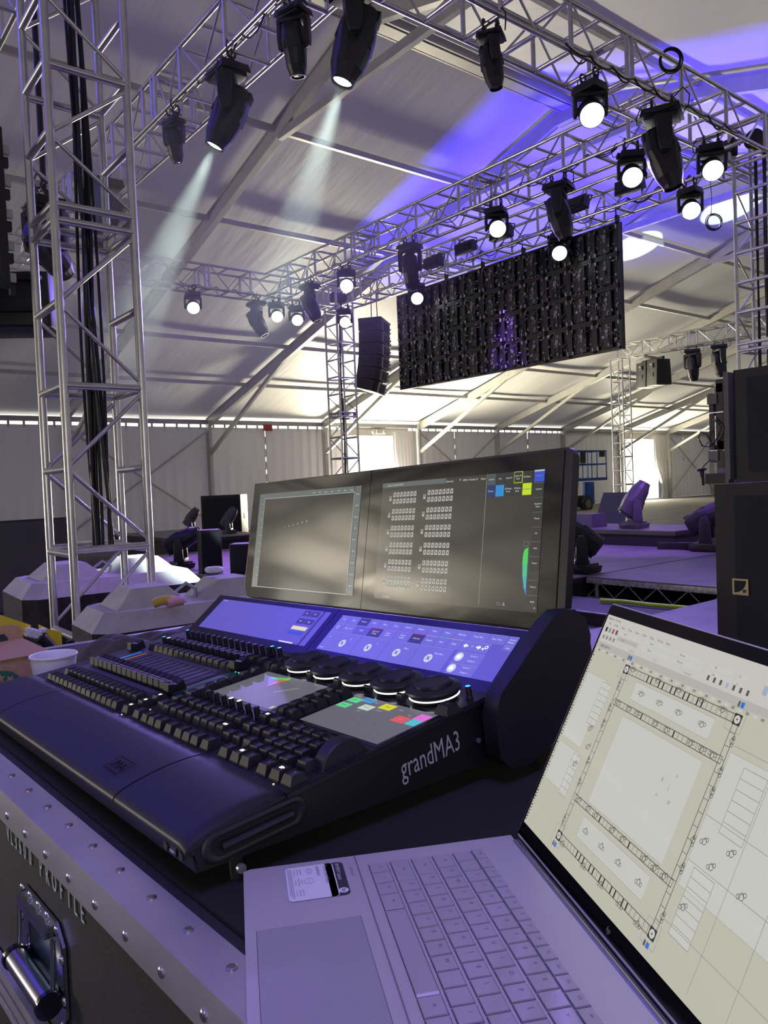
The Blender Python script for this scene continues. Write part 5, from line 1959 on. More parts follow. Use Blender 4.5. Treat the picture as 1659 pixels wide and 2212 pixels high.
# monitor wing ----------------------------------------------------------------
MG = mat('monitor_glass', (0.008, 0.008, 0.009), 0.07, spec=1.0)
MBG = mat('monitor_display', (0.012, 0.012, 0.012), 0.09, em=(0.045, 0.043, 0.036), es=0.7, spec=1.0)
m = MB()
m.M = MN
ro = [(-0.823, 0.022), (-0.806, -0.006), (0.004, -0.006), (0.012, 0.004), (0.012, 0.232), (0.004, 0.243), (-0.819, 0.239)]
m.prism([(x, y) for x, y in ro], -0.018, -0.0012, CBODY)
m.build('monitor_shell', DESK, 0.0035)
m = MB()
m.M = MN
for a, b in ((-0.4145, -0.002), (-0.8175, -0.4157)):
    ch = 0.018 if a < -0.8 else 0.0
    m.prism([(a, 0.0 + ch), (a + ch * 0.7, -0.003), (b, -0.003), (b, 0.2395), (a, 0.2365)], -0.0012, 0.0, MG)
m.build('monitor_glass', DESK)
m = MB()                                                   # left picture
m.M = MN
T1 = emi('mon_grey', (0.35, 0.38, 0.37), 0.55)
T2 = emi('mon_line', (0.65, 0.68, 0.62), 0.75)
T3 = emi('mon_bar', (0.16, 0.20, 0.20), 0.6)
T4 = emi('mon_text', (0.80, 0.80, 0.76), 0.8)
a0, b0, a1, b1 = -0.789, 0.0185, -0.4395, 0.2145
m.rect(a0, b0, a1, b1, 0.0003, MBG)
m.rect(a0, b1 - 0.010, a1 - 0.020, b1, 0.0006, T3)
m.rect(a0, b0, a0 + 0.020, b1 - 0.010, 0.0006, T3)
m.rect(a1 - 0.018, b0, a1, b1, 0.0006, T3)
m.frame(a0 + 0.021, b0 + 0.001, a1 - 0.019, b1 - 0.0105, 0.0009, 0.0008, T2)
for k in range(10):
    m.disc((a0 + 0.016, b1 - 0.022 - k * 0.0165, 0.0009), 0.0011, T4, 6)
    m.disc((a0 + 0.006, b1 - 0.030 - k * 0.0165, 0.0009), 0.0009, T1, 6)
for k, tx in enumerate(('Setup', 'View', 'Grid', 'Line', 'Auto', 'Cam', 'Tools')):
    m.text(tx, 0.0040, T4, (a1 - 0.028 - k * 0.020, b1 - 0.0075, 0.0009))
for k, tx in enumerate(('Preset', 'Layouts', 'Sequence', '3D', 'Phaser', 'Help', 'Preset', 'Groups', 'Fixture')):
    m.text(tx, 0.0036, T4, (a1 - 0.009, b1 - 0.016 - k * 0.0205, 0.0009))
    m.rect(a1 - 0.018, b1 - 0.024 - k * 0.0205, a1, b1 - 0.0236 - k * 0.0205, 0.0008, T1)
for k in range(6):
    m.disc((a0 + 0.108 + k * 0.0155, b1 - 0.072 + k * 0.0022, 0.0009), 0.0010 + 0.00012 * k, T4, 8)
for k in range(5):
    m.disc((a0 + 0.0935, b1 - 0.038 - k * 0.0085, 0.0009), 0.0009, T1, 6)
m.disc((a0 + 0.066, b1 - 0.074, 0.0009), 0.0009, T1, 6)
m.disc((a0 + 0.066, b1 - 0.083, 0.0009), 0.0009, T1, 6)
m.build('left_display', DESK)
m = MB()                                                   # right picture
m.M = MN
a0, b0, a1, b1 = -0.3805, 0.0185, -0.0325, 0.2150
m.rect(a0, b0, a1, b1, 0.0003, MBG)
m.rect(a0, b1 - 0.0085, a0 + 0.155, b1 - 0.0005, 0.0006, T3)
m.text('Layout 1 Strike M Pixel', 0.0042, T4, (a0 + 0.034, b1 - 0.0062, 0.0009))
for tx, uu in (('Elements', 0.168), ('+', 0.190), ('DMX', 0.201), ('<3 Strike M', 0.217), ('Setup', 0.238)):
    m.text(tx, 0.0042 if tx != '+' else 0.007, T4, (a0 + uu - 0.004, b1 - 0.0075, 0.0009))
IC = emi('fixture_icon', (0.50, 0.49, 0.46), 0.75)
ICD = emi('fixture_icon_dark', (0.10, 0.10, 0.09), 0.4)
for cI in range(2):
    for rI in range(6):
        for rr in range(2):
            for k in range(7):
                xx = a0 + 0.030 + cI * 0.0845 + k * 0.0085 + 0.001 * rI * 0
                yy = b1 - 0.0215 - rI * 0.0282 - rr * 0.0112
                m.rect(xx, yy - 0.0040, xx + 0.0066, yy + 0.0040, 0.0006, IC)
                m.rect(xx + 0.0022, yy - 0.0015, xx + 0.0046, yy + 0.0012, 0.0009, ICD)
                m.rect(xx + 0.0008, yy + 0.0018, xx + 0.0022, yy + 0.0034, 0.0009, ICD)
        xx = a0 + 0.0205 + cI * 0.0845
        yy = b1 - 0.0275 - rI * 0.0282
        m.rect(xx, yy - 0.0042, xx + 0.0056, yy + 0.0034, 0.0006, IC)
        m.disc((xx + 0.0028, yy + 0.001, 0.0009), 0.0016, ICD, 8)
m.rect(a0 + 0.2410, b0 + 0.004, a0 + 0.2414, b1, 0.0006, T2)
CX = a0 + 0.2430
T5 = emi('tile_dark', (0.045, 0.048, 0.045), 0.6)
rows_ = ((('Layouts', emi('tile_slate', (0.10, 0.13, 0.15), 0.6), T4), ('ALL', T5, T4), ('Strike M', T5, T4), ('Strike M|Pixel', 'Y', T4), ('R3 Beam', T5, T4)),
         (('Groups', emi('tile_navy', (0.01, 0.04, 0.16), 0.7), T4), ('R3', emi('tile_sky', (0.02, 0.32, 0.80), 0.75), ICD), ('R3 Beam|Front', T5, T4), ('R3 Beam|Back', T5, T4), ('Combined', emi('tile_lime', (0.62, 0.85, 0.02), 0.8), ICD)))
for j, rw in enumerate(rows_):
    for k, (tx, mt, tm) in enumerate(rw):
        x0 = CX + k * 0.0168
        y1 = b1 - j * 0.0175
        if mt == 'Y':
            m.rect(x0, y1 - 0.0165, x0 + 0.0160, y1, 0.0006, emi('tile_lime'))
            m.rect(x0 + 0.0008, y1 - 0.0157, x0 + 0.0152, y1 - 0.0008, 0.0009, T5)
        else:
            m.rect(x0, y1 - 0.0168, x0 + 0.0160, y1, 0.0006, mt)
        ls = tx.split('|')
        for q_, ln in enumerate(ls):
            m.text(ln, 0.0034, tm, (x0 + 0.008, y1 - 0.0095 - q_ * 0.004 + 0.002 * (len(ls) - 1), 0.0012))
VX = a1 - 0.0175
m.rect(VX, b1 - 0.0165, a1, b1, 0.0006, emi('tile_blue', (0.03, 0.08, 0.62), 0.9))
m.rect(VX, b1 - 0.0022, a1, b1, 0.0009, T2)
m.text('ENERGY', 0.0034, T1, (VX + 0.009, b1 - 0.0095, 0.0012))
for k, tx in enumerate(('Layouts', 'Sequence|Sheet', 'Phaser', '3D', 'Help', 'Preset', 'Fixture', 'RDM')):
    y1 = b1 - 0.018 - k * 0.0205 - (0.012 if k > 5 else 0)
    m.rect(VX, y1 - 0.0198, a1, y1, 0.0006, T5)
    m.rect(VX, y1 - 0.0003, a1, y1, 0.0009, T1)
    for q_, ln in enumerate(tx.split('|')):
        m.text(ln, 0.0034, T4, (VX + 0.009, y1 - 0.010 - q_ * 0.004, 0.0009))
pts_ = [(0, 0.0), (-0.0052, 0.010), (-0.0085, 0.026), (-0.0100, 0.044), (-0.0098, 0.056), (-0.0080, 0.063), (-0.0045, 0.0655), (-0.0015, 0.066)]
gx, gy = a1 - 0.0195, b0 + 0.022
cols = [(0.10, 0.25, 0.85), (0.08, 0.45, 0.60), (0.08, 0.62, 0.35), (0.08, 0.72, 0.15), (0.08, 0.75, 0.10), (0.08, 0.75, 0.10), (0.08, 0.75, 0.10)]
for k in range(7):
    (xa, ya), (xb, yb_) = pts_[k], pts_[k + 1]
    m.quad((gx + xa, gy + ya, 0.0008), (gx - 0.0008 * (k > 0), gy + ya, 0.0008), (gx - 0.0010, gy + yb_, 0.0008), (gx + xb, gy + yb_, 0.0008), emi('hue_%d' % k, cols[k], 0.75))
m.frame(gx - 0.010, gy + 0.068, gx - 0.0005, gy + 0.0745, 0.0005, 0.0008, T1)
m.text('admin[Fixture]', 0.0034, T4, (a0 + 0.034, b0 + 0.003, 0.0009))
m.text('<', 0.0050, T4, (a0 + 0.004, b0 + 0.003, 0.0009))
m.text('>', 0.0060, T4, (a1 - 0.004, b0 + 0.004, 0.0009))
m.frame(a0 + 0.008, b0 + 0.001, a0 + 0.016, b0 + 0.008, 0.0003, 0.0009, T1)
m.frame(a1 - 0.072, b0 + 0.006, a1 - 0.065, b0 + 0.010, 0.0006, 0.0009, T1)
m.add([(a1 - 0.062, b0 + 0.006, 0.0009), (a1 - 0.056, b0 + 0.006, 0.0009), (a1 - 0.059, b0 + 0.012, 0.0009)], [(0, 1, 2)], T1)
m.build('right_display', DESK)
m = MB()                                                   # big side cheek that carries the wing
m.prism([(0.361, 0.060), (0.372, 0.086), (0.470, 0.158), (0.492, 0.168), (0.520, 0.166), (0.543, 0.152), (0.552, 0.128), (0.545, 0.085), (0.515, 0.040), (0.462, 0.008), (0.420, -0.006), (0.385, -0.004), (0.366, 0.012)][::-1], 0.004, 0.030, CBODY, GV)
m.build('side_cheek', DESK, 0.006)

# ------------------------------------------------------------------ laptop
la = V((0.314, 0.616, 1.13))
ld = V((0.886, -0.463, 0)).normalized()
lr = V((-0.463, -0.886, 0)).normalized()
LAP = thing('laptop', 'silver laptop lying open on the road case, rigging plan on its bright screen', 'laptop', frame4(la, lr, ld, V((0, 0, 1))))
SIL = mat('laptop_silver', (0.66, 0.64, 0.68), 0.40, 0.4, bump=(2500, 0.05, 0.0001))
SILK = mat('laptop_key', (0.52, 0.50, 0.55), 0.42, 0.3)
SILD = mat('laptop_trackpad', (0.50, 0.49, 0.55), 0.36, 0.4)
m = MB()
m.prism([(0.0, 0.006), (0.003, 0.0), (0.354, 0.0), (0.357, 0.006), (0.357, 0.2525), (0.0, 0.2525)], -0.0165, 0.0, SIL)
m.build('base', LAP, 0.0012)
m = MB()
m.box((0.1785, 0.1005, 0.0003), (0.352, 0.0012, 0.0006), mat('laptop_seam', (0.30, 0.29, 0.33), 0.4, 0.4))
m.build('seam', LAP)
m = MB()
m.rect(0.0995, 0.0085, 0.2260, 0.0905, 0.00025, mat('trackpad_edge', (0.22, 0.21, 0.26), 0.3, 0.6))
m.rect(0.1000, 0.0090, 0.2255, 0.0900, 0.00045, SILD)
m.build('trackpad', LAP)
KLET = mat('key_letter', (0.20, 0.19, 0.23), 0.5)


def lap_key(x0, x1, yc, dep, tx=''):
    m = MB()
    m.rect(x0 - 0.0006, yc - dep / 2 - 0.0006, x1 + 0.0006, yc + dep / 2 + 0.0006, 0.0001, mat('key_well', (0.05, 0.05, 0.07), 0.5))
    m.box(((x0 + x1) / 2, yc, 0.0007), (x1 - x0, dep, 0.0014), SILK, top=(0.97, 0.96))
    if tx:
        m.text(tx, 0.0052 if len(tx) == 1 else 0.0030, KLET, (x0 + (x1 - x0) * (0.42 if len(tx) == 1 else 0.5), yc + 0.0005, 0.00155))
    return m.build('key', LAP)


P = 0.0182
G = 0.0013
rows = [(0.2115, 0.0105, [('esc', 1)] + [('f%d' % k, 0.93) for k in range(1, 13)] + [('del', 1), ('end', 1), ('pg', 1), ('', 1)]),
        (0.1965, 0.0160, [(c, 1) for c in '`1234567890-='] + [('back', 1.55), ('num', 0.86), ('/', 0.86), ('*', 0.86)]),
        (0.1770, 0.0160, [('tab', 1.35)] + [(c, 1) for c in 'QWERTYUIOP[]'] + [('\\', 1.2), ('7', 0.86), ('8', 0.86), ('9', 0.86)]),
        (0.1575, 0.0160, [('caps', 1.7)] + [(c, 1) for c in "ASDFGHJKL;'"] + [('enter', 1.85), ('4', 0.86), ('5', 0.86), ('6', 0.86)]),
        (0.1380, 0.0160, [('shift', 2.0)] + [(c, 1) for c in 'ZXCVBNM,./'] + [('shift', 2.55), ('1', 0.86), ('2', 0.86), ('3', 0.86)]),
        (0.1185, 0.0160, [('ctrl', 1), ('fn', 1), ('#', 1), ('alt', 1.3), (' ', 5.9), ('alt', 1.15), ('fn', 1), ('ctrl', 1), ('<', 1), ('v', 1), ('>', 1), ('0', 0.86), ('.', 0.86)])]
for yc, dep, ks in rows:
    x = 0.0215
    for tx, wd in ks:
        lap_key(x, x + wd * P - G - 0.0007, yc, dep, tx.strip())
        x += wd * P
m = MB()                                                   # brand sticker at the front left
WHS = mat('sticker_white', (0.85, 0.85, 0.88), 0.45)
INK = mat('sticker_ink', (0.05, 0.05, 0.06), 0.5)
INKG = mat('sticker_grey', (0.35, 0.35, 0.38), 0.5)
sx0, sy0, sx1, sy1 = 0.0085, 0.0365, 0.0655, 0.0880


def rr(x0, y0, x1, y1, r_, z, mt):
    pts = []
    for cx_, cy_, a_ in ((x1 - r_, y1 - r_, 0), (x0 + r_, y1 - r_, 1), (x0 + r_, y0 + r_, 2), (x1 - r_, y0 + r_, 3)):
        pts += [(cx_ + r_ * math.cos(PI / 2 * (a_ + k / 5)), cy_ + r_ * math.sin(PI / 2 * (a_ + k / 5)), z) for k in range(6)]
    m.add(pts, [tuple(range(len(pts)))], mt)


rr(sx0, sy0, sx1, sy1, 0.0045, 0.0003, INK)
rr(sx0, sy0, sx1, sy1 - 0.0090, 0.0040, 0.0005, WHS)
m.rect(sx0, sy1 - 0.016, sx1, sy1 - 0.0100, 0.0005, WHS)
m.text('HP ENVY Laptop', 0.0048, WHS, (sx0 + 0.003, sy1 - 0.0070, 0.0006), 0.85, align='LEFT')
m.disc((sx1 - 0.0075, sy1 - 0.0052, 0.0006), 0.0042, WHS, 20)
m.text('hp', 0.0052, INK, (sx1 - 0.0075, sy1 - 0.0064, 0.0008), lean=0.2)
m.text('Power your ideas', 0.0052, INKG, (sx0 + 0.003, sy1 - 0.0180, 0.0007), 0.85, align='LEFT')
m.text('anywhere', 0.0052, INKG, (sx0 + 0.003, sy1 - 0.0245, 0.0007), 0.85, align='LEFT')
for r_ in (0.0035, 0.0050):
    m.path([(sx0 + 0.010 + r_ * math.cos(a), sy0 + 0.0185 + r_ * math.sin(a), 0.0006) for a in [PI * k / 8 for k in range(9)]], 0.00022, INKG, 4)
m.path([(sx0 + 0.0085, sy0 + 0.0165, 0.0006), (sx0 + 0.012, sy0 + 0.0205, 0.0006)], 0.00022, INKG, 4)
m.path([(sx0 + 0.027 + 0.0045 * math.cos(a), sy0 + 0.0195 + 0.0042 * math.sin(a), 0.0006) for a in [2 * PI * k / 14 for k in range(14)]], 0.0002, INKG, 4, True)
m.path([(sx0 + 0.0225, sy0 + 0.0195, 0.0006), (sx0 + 0.0315, sy0 + 0.0195, 0.0006)], 0.0002, INKG, 4)
for q_, tt in enumerate((('Lightweight', 'performance', 'Long battery'), ('Recycled', 'materials inside', 'this laptop'), ('Learn more', 'online today', 'at our site'))):
    for k in range(3):
        m.text(tt[k], 0.0021, INKG, (sx0 + 0.010 + q_ * 0.0175, sy0 + 0.0125 - k * 0.0027, 0.0007))
for k in range(3):
    m.rect(sx0 + 0.003, sy0 + 0.0018 + k * 0.0014, sx1 - 0.004 - 0.004 * (k == 0), sy0 + 0.0024 + k * 0.0014, 0.0007, INKG)
m.text('ENVY', 0.0045, INKG, (0.029, 0.0925, 0.0004), 1.5)
m.build('sticker', LAP)
# hinge and lid
m = MB()
m.tube((0.012, 0.2535, -0.0035), (0.345, 0.2535, -0.0035), 0.0048, mat('hinge_violet_silver', (0.55, 0.54, 0.60), 0.22, 0.9), 16)
m.build('hinge', LAP)
LA = math.radians(63.97)
LF = frame4((0, 0.2585, 0.0005), V((1, 0, 0)), V((0, math.cos(LA), math.sin(LA))), V((0, -math.sin(LA), math.cos(LA))))
lidm = MB()
lidm.M = LF
lidm.prism([(0.0, 0.004), (0.003, 0.0), (0.354, 0.0), (0.357, 0.004), (0.357, 0.236), (0.353, 0.240), (0.004, 0.240), (0.0, 0.236)], -0.0050, -0.0004, SIL)
LID = lidm.build('lid', LAP, 0.0008)
m = MB()
m.M = LF
m.prism([(0.001, 0.002), (0.356, 0.002), (0.356, 0.236), (0.353, 0.2388), (0.004, 0.2388), (0.001, 0.236)], -0.0004, 0.0, mat('laptop_bezel', (0.004, 0.004, 0.006), 0.05, spec=0.6))
m.text('hp', 0.0058, mat('hp_mark', (0.25, 0.25, 0.28), 0.4), (0.1785, 0.0058, 0.0003), lean=0.2)
m.build('bezel', LID)
m = MB()
m.M = LF
LG_ = dict(spec=0.55)
PG = mat('plan_page', (0.02, 0.02, 0.02), 0.07, em=(0.56, 0.555, 0.45), es=0.86, spec=0.5)
PW = mat('plan_white', (0.02, 0.02, 0.02), 0.07, em=(0.60, 0.60, 0.56), es=0.90, spec=0.5)
PR = mat('plan_ribbon', (0.02, 0.02, 0.02), 0.07, em=(0.58, 0.56, 0.52), es=0.92, spec=0.5)
PR2 = emi('plan_ribbon_dark', (0.46, 0.45, 0.42), 0.92)
PL = emi('plan_line', (0.12, 0.12, 0.12), 0.7)
PD = emi('plan_dark', (0.03, 0.03, 0.035), 0.8)
PLL = emi('plan_line_pale', (0.30, 0.30, 0.28), 0.8)
PB = emi('plan_blue', (0.05, 0.17, 0.62), 0.9)
PB2 = emi('plan_blue_pale', (0.36, 0.43, 0.55), 0.9)
S0x, S0y, S1x, S1y = 0.0045, 0.0145, 0.3525, 0.2285
z0 = 0.0002
m.rect(S0x, S0y, S1x, S1y, z0, PG)
m.rect(S0x, 0.2015, S1x, S1y, z0 + 0.0001, PR)
m.rect(S0x, 0.1955, S1x, 0.2015, z0 + 0.0001, PR2)
z1 = z0 + 0.0002
zt_ = z0 + 0.0003


def ln(xa, ya, xb, yb_, wdt=0.00035, mt=None, z=None):
    d = V((xb - xa, yb_ - ya)).normalized() * wdt
    m.quad((xa + d.y, ya - d.x, z or zt_), (xb + d.y, yb_ - d.x, z or zt_), (xb - d.y, yb_ + d.x, z or zt_), (xa - d.y, ya + d.x, z or zt_), mt or PL)


def bx(xa, ya, xb, yb_, wdt=0.0003, mt=None):
    ln(xa, ya, xb, ya, wdt, mt)
    ln(xb, ya, xb, yb_, wdt, mt)
    ln(xb, yb_, xa, yb_, wdt, mt)
    ln(xa, yb_, xa, ya, wdt, mt)


# window chrome
for k, tx in enumerate(('File', 'Home', 'Insert', 'Draw', 'View', 'Help', 'Data', 'Tell me', 'Share')):
    m.text(tx, 0.0030, PL, (0.014 + k * 0.0125, 0.2195, zt_))
m.text('Stage plan - Drawing', 0.0028, PD, (0.008, 0.2245, zt_), align='LEFT')
for k, (x, w_) in enumerate(((0.036, 0.036), (0.080, 0.040), (0.126, 0.040), (0.173, 0.028), (0.206, 0.010))):
    for q_ in (0, 1):
        m.rect(x, 0.2135 - q_ * 0.0058, x + w_, 0.2175 - q_ * 0.0058, z1, PW if not (k == 0 and q_) else PR2)
        m.text(('Arial', 'Paste', 'Pointer', 'Fill', '12')[k], 0.0026, PL, (x + w_ * 0.3, 0.2147 - q_ * 0.0058, zt_))
for k in range(4):
    m.rect(0.010 + k * 0.0065, 0.212, 0.0135 + k * 0.0065, 0.2165, zt_, (PD, PLL, emi('plan_red', (0.5, 0.1, 0.1), 0.8), PL)[k])
    m.rect(0.010 + k * 0.0065, 0.205, 0.0135 + k * 0.0065, 0.2085, zt_, PLL)
for k in range(7):
    m.rect(0.176 + k * 0.0075, 0.2045, 0.1785 + k * 0.0075, 0.2085, zt_, PB2 if k == 3 else PL)
for k in range(9):
    m.rect(0.235 + k * 0.007, 0.209, 0.2395 + k * 0.007, 0.2155, zt_, PB2 if k < 4 else PLL)
for k, x in enumerate((0.062, 0.100, 0.147)):
    m.text(('Clipboard', 'Font', 'Paragraph')[k], 0.0026, PLL, (x + 0.005, 0.2028, zt_))
m.text('rigging plan x', 0.0036, PD, (0.012, 0.1975, zt_), align='LEFT')
for k in range(44):
    m.rect(0.012 + k * 0.0077, 0.1925, 0.0155 + k * 0.0077, 0.1945, zt_, PW if k % 2 else PLL)
rg = random.Random(5)
for k in range(60):
    yq = 0.018 + k * 0.0029
    m.rect(0.0055, yq, 0.0055 + rg.uniform(0.001, 0.0028), yq + 0.0013, zt_, PD if k < 12 and k % 3 else PL)
# rectangles for deck and stairs
for a in ((0.092, 0.020 + 0.052, 0.206, 0.150), (0.095, 0.042, 0.200, 0.060), (0.092, 0.165, 0.202, 0.181), (0.010, 0.105, 0.048, 0.170), (0.010, 0.062, 0.050, 0.100), (0.228, 0.070, 0.352, 0.165)):
    m.rect(a[0], a[1], a[2], a[3], z1, PW)
    bx(a[0], a[1], a[2], a[3], 0.0001, PLL)
for (xa, ya, xb, yb_, n_) in ((0.042, 0.128, 0.058, 0.168, 7), (0.042, 0.060, 0.056, 0.098, 6), (0.245, 0.115, 0.268, 0.160, 6), (0.236, 0.040, 0.258, 0.086, 7)):
    m.rect(xa, ya, xb, yb_, z1, PW)
    bx(xa, ya, xb, yb_, 0.0002, PLL)
    for k in range(1, n_):
        ln(xa, ya + (yb_ - ya) * k / n_, xb, ya + (yb_ - ya) * k / n_, 0.0002, PLL)
for y in (0.170, 0.120, 0.088, 0.045):
    ln(0.228, y, 0.352, y, 0.00018, PLL)
for x in (0.270, 0.305, 0.335):
    ln(x, 0.020, x, 0.175, 0.00018, PLL)


def fix(x, y, a=0.0):
    for dx, dy, r_ in ((0, 0, 0.0017), (0.0026, 0.0008, 0.0011), (-0.0024, 0.0005, 0.0012)):
        r_ *= 1.25
        px_, py_ = x + dx * 1.2 * math.cos(a) - dy * math.sin(a), y + dx * math.sin(a) + dy * math.cos(a)
        N = 9
        pp = [(px_ + r_ * math.cos(2 * PI * i / N), py_ + r_ * math.sin(2 * PI * i / N)) for i in range(N)]
        for i in range(N):
            ln(*pp[i], *pp[(i + 1) % N], 0.00022, PL)
    bx(x - 0.001, y + 0.0014, x + 0.001, y + 0.0026, 0.00012)


def tr(xa, ya, xb, yb_, h, n_, dark=()):
    hor = abs(xb - xa) > abs(yb_ - ya)
    for s in (-h, h):
        ln(xa + (0 if hor else s), ya + (s if hor else 0), xb + (0 if hor else s), yb_ + (s if hor else 0), 0.0003)
    for k in range(n_ + 1):
        f = k / n_
        wd = 0.0008 if k in dark else 0.0002
        if hor:
            ln(xa + (xb - xa) * f, ya - h, xa + (xb - xa) * f, ya + h, wd, PD if k in dark else PL)
        else:
            ln(xa - h, ya + (yb_ - ya) * f, xa + h, ya + (yb_ - ya) * f, wd, PD if k in dark else PL)


TX0, TX1, TY0, TY1 = 0.0705, 0.2225, 0.0310, 0.1870
tr(TX0, TY1, TX1, TY1, 0.0030, 26, (6, 7, 9, 10, 12, 13, 15, 16, 18, 19))
tr(TX0, TY0, TX1, TY0, 0.0030, 26, (6, 7, 8, 10, 11, 13, 14, 16, 17, 19, 20))
tr(TX0, 0.1570, TX1, 0.1570, 0.0026, 26, (8, 16))
tr(TX0, 0.0670, TX1, 0.0670, 0.0026, 26, (8, 16))
tr(TX0, TY0, TX0, TY1, 0.0028, 16)
tr(TX1, TY0, TX1, TY1, 0.0028, 16)
for tx_ in (TX0, TX1):
    for ty_ in (TY0, TY1):
        m.rect(tx_ - 0.0040, ty_ - 0.0040, tx_ + 0.0040, ty_ + 0.0040, zt_ + 0.0001, PD)
        m.disc((tx_, ty_, zt_ + 0.0002), 0.0031, PW, 12)
        m.disc((tx_, ty_, zt_ + 0.0003), 0.0008, PD, 6)
        bx(tx_ - 0.010, ty_ - 0.009, tx_ + 0.007, ty_ + 0.008, 0.00015, PLL)
        yy = ty_ + 0.0085 if ty_ > 0.1 else ty_ - 0.0105
        m.rect(tx_ - 0.002, yy, tx_ + 0.0015, yy + 0.0040, zt_ + 0.0001, PB)
        m.rect(tx_ - 0.005, yy, tx_ - 0.003, yy + 0.0040, zt_ + 0.0001, PL)
for x in (0.105, 0.133, 0.160, 0.190):
    fix(x, 0.173)
    fix(x, 0.051, PI)
for x in (0.078, 0.096, 0.110, 0.138, 0.154, 0.186, 0.200, 0.212):
    fix(x, 0.157)
    fix(x, 0.067, 0.5)
for x in (0.080, 0.120, 0.150, 0.180, 0.205):
    fix(x, 0.189)
    fix(x, 0.028, PI)
for y in (0.045, 0.080, 0.100, 0.135, 0.150, 0.172):
    fix(TX0 - 0.002, y, 1.6)
    fix(TX1 + 0.003, y, -1.6)
for x, y in ((0.052, 0.125), (0.060, 0.110), (0.050, 0.090), (0.262, 0.108), (0.236, 0.104), (0.282, 0.090), (0.250, 0.093), (0.240, 0.060)):
    fix(x, y, 0.6)
for k, (x, y) in enumerate(((0.172, 0.122), (0.186, 0.128), (0.182, 0.118), (0.172, 0.108), (0.188, 0.110))):
    m.text('x*i*x'[k], 0.0060, PLL, (x, y, zt_))
m.build('screen', LID)

# ------------------------------------------------------------------ cup, paper bag and jacket on the next case
t = thing('side_case', 'dark case behind the left end of the lighting desk with cup, bag and jacket', 'flight case', T((0.62, 1.98, 0)))
m = MB()
m.box((0.08, 0, 0.515), (1.25, 0.82, 1.03), mat('case_laminate'))
m.build('body', t, 0.006)
for s in (-1, 1):
    m = MB()
    m.box((0.08, s * 0.40, 1.020), (1.26, 0.03, 0.022), EDGE)
    m.build('edging', t)
t = thing('paper_cup', 'small white paper cup with black lettering behind the left end of the lighting desk', 'cup', T((0.430, 1.622, 1.032)))
CUPM = mat('white_paper', (0.82, 0.83, 0.83), 0.55)
m = MB()
m.lathe([(0.0, 0.008), (0.0275, 0.008), (0.0285, 0.0), (0.0300, 0.0), (0.0435, 0.120), (0.0455, 0.121), (0.0460, 0.1235), (0.0450, 0.1255), (0.0430, 0.124), (0.0288, 0.010), (0.0, 0.010)], CUPM, None, 40)
m.build('cup_body', t)
m = MB()
INKB = mat('print_dark', (0.03, 0.05, 0.06), 0.6)
for ln_, zz in (('That first', 0.078), ('sip feeling', 0.066)):
    vs, fs = text_geo(ln_, 0)
    wdt = max(p[0] for p in vs)
    out_ = []
    for x, y, _ in vs:
        z = zz + y * 0.0115
        rad = 0.0300 + 0.0135 * z / 0.120 + 0.0004
        an = -1.50 + (x - wdt / 2) * 0.0100 / rad + 0.25
        out_.append((rad * math.cos(an), rad * math.sin(an), z))
    m.add(out_, fs, INKB)
m.build('print', t)
KR = mat('kraft_paper', (0.42, 0.26, 0.14), 0.85, noise=(60, 0.10), bump=(200, 0.2, 0.0005))
KRP = mat('kraft_paper_lid', (0.42, 0.27, 0.17), 0.85)
t = thing('paper_bag', 'brown kraft paper carrier box with round green emblem and handle at the left border', 'bag', T((0.365, 1.765, 1.03)) @ RZ(0.10))
m = MB()
m.box((-0.04, 0.05, 0.055), (0.26, 0.14, 0.110), KR)
m.build('box', t, 0.002)
m = MB()
m.add([(-0.17, -0.025, 0.108), (0.095, -0.025, 0.108), (0.06, 0.05, 0.135), (-0.17, 0.05, 0.135)], [(0, 1, 2, 3)], KRP)
m.add([(-0.17, 0.125, 0.108), (0.095, 0.125, 0.108), (0.06, 0.052, 0.135), (-0.17, 0.052, 0.135)], [(3, 2, 1, 0)], KRP)
m.add([(0.095, -0.025, 0.108), (0.095, 0.125, 0.108), (0.06, 0.05, 0.135)], [(0, 1, 2)], KRP)
m.build('lid_flap', t)
m = MB()
m.prism([(-0.10, 0.128), (0.060, 0.128), (0.062, 0.150), (0.054, 0.163), (0.040, 0.168), (-0.10, 0.168)], -0.0015, 0.0015, KR, T((0, 0.05, 0)) @ Matrix.Rotation(PI / 2, 4, 'X'))
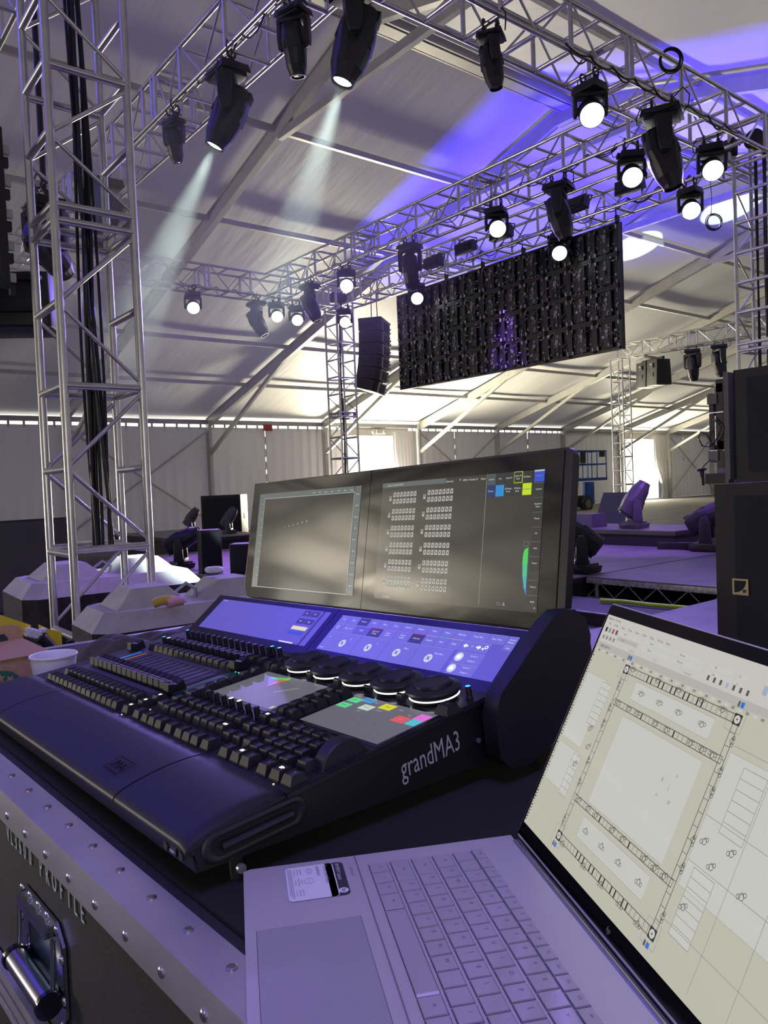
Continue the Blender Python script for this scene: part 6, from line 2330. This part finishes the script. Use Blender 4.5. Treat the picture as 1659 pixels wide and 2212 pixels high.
m.prism([(-0.09, 0.130), (0.030, 0.130), (0.030, 0.140), (0.022, 0.150), (-0.09, 0.150)], -0.0017, 0.0017, mat('dark_gap', (0.03, 0.03, 0.035), 0.8), T((0, 0.0497, 0)) @ Matrix.Rotation(PI / 2, 4, 'X'))
m.build('carry_handle', t)
m = MB()
GR = mat('print_green', (0.02, 0.14, 0.07), 0.7)
EF = T((-0.012, -0.0212, 0.040)) @ Matrix.Rotation(PI / 2, 4, 'X')
m.M = EF
m.disc((0, 0, 0.0004), 0.046, GR, 40)
for an, r_ in ((1.57, 0.030), (0.9, 0.031), (2.24, 0.031), (0.35, 0.036)):
    cx_, cy_ = r_ * math.cos(an), r_ * math.sin(an)
    st = []
    for k in range(10):
        q_ = (0.010 if k % 2 == 0 else 0.0045)
        st.append((cx_ + q_ * math.cos(an + k * PI / 5), cy_ + q_ * math.sin(an + k * PI / 5), 0.0008))
    m.add(st, [tuple(range(10))], KR)
for k in range(4):
    m.path([((0.012 + k * 0.005) * math.cos(a), (0.012 + k * 0.005) * math.sin(a) - 0.004, 0.0008) for a in [0.2 + 2.7 * j / 12 for j in range(13)]], 0.0007, KR, 4)
m.build('emblem', t)
m = MB()
OL = mat('olive_canvas', (0.060, 0.060, 0.042), 0.85, noise=(40, 0.25), bump=(150, 0.4, 0.002))
nx, ny = 44, 30
vs, fs = [], []
for i in range(nx + 1):
    for j in range(ny + 1):
        x, y = i / nx, j / ny
        e_ = math.sin(PI * x) ** 0.5 * math.sin(PI * y) ** 0.5
        h = 0.012 + e_ * (0.055 + 0.022 * math.sin(x * 7 + 0.5) + 0.018 * math.sin(y * 6 + x * 4) + 0.008 * math.sin(x * 23 + y * 9) + 0.006 * math.sin(y * 31))
        if i in (0, nx) or j in (0, ny):
            h = 0.0
        vs.append((0.58 + 0.42 * x + 0.015 * math.sin(y * 9), 1.82 + 0.34 * y + 0.015 * math.sin(x * 8), 1.031 + h))
for i in range(nx):
    for j in range(ny):
        a = i * (ny + 1) + j
        fs.append((a, a + ny + 1, a + ny + 2, a + 1))
m.add(vs, fs, OL, True)
tag(m.build('folded_jacket'), 'crumpled olive green canvas jacket behind the left end of the lighting desk', 'jacket')
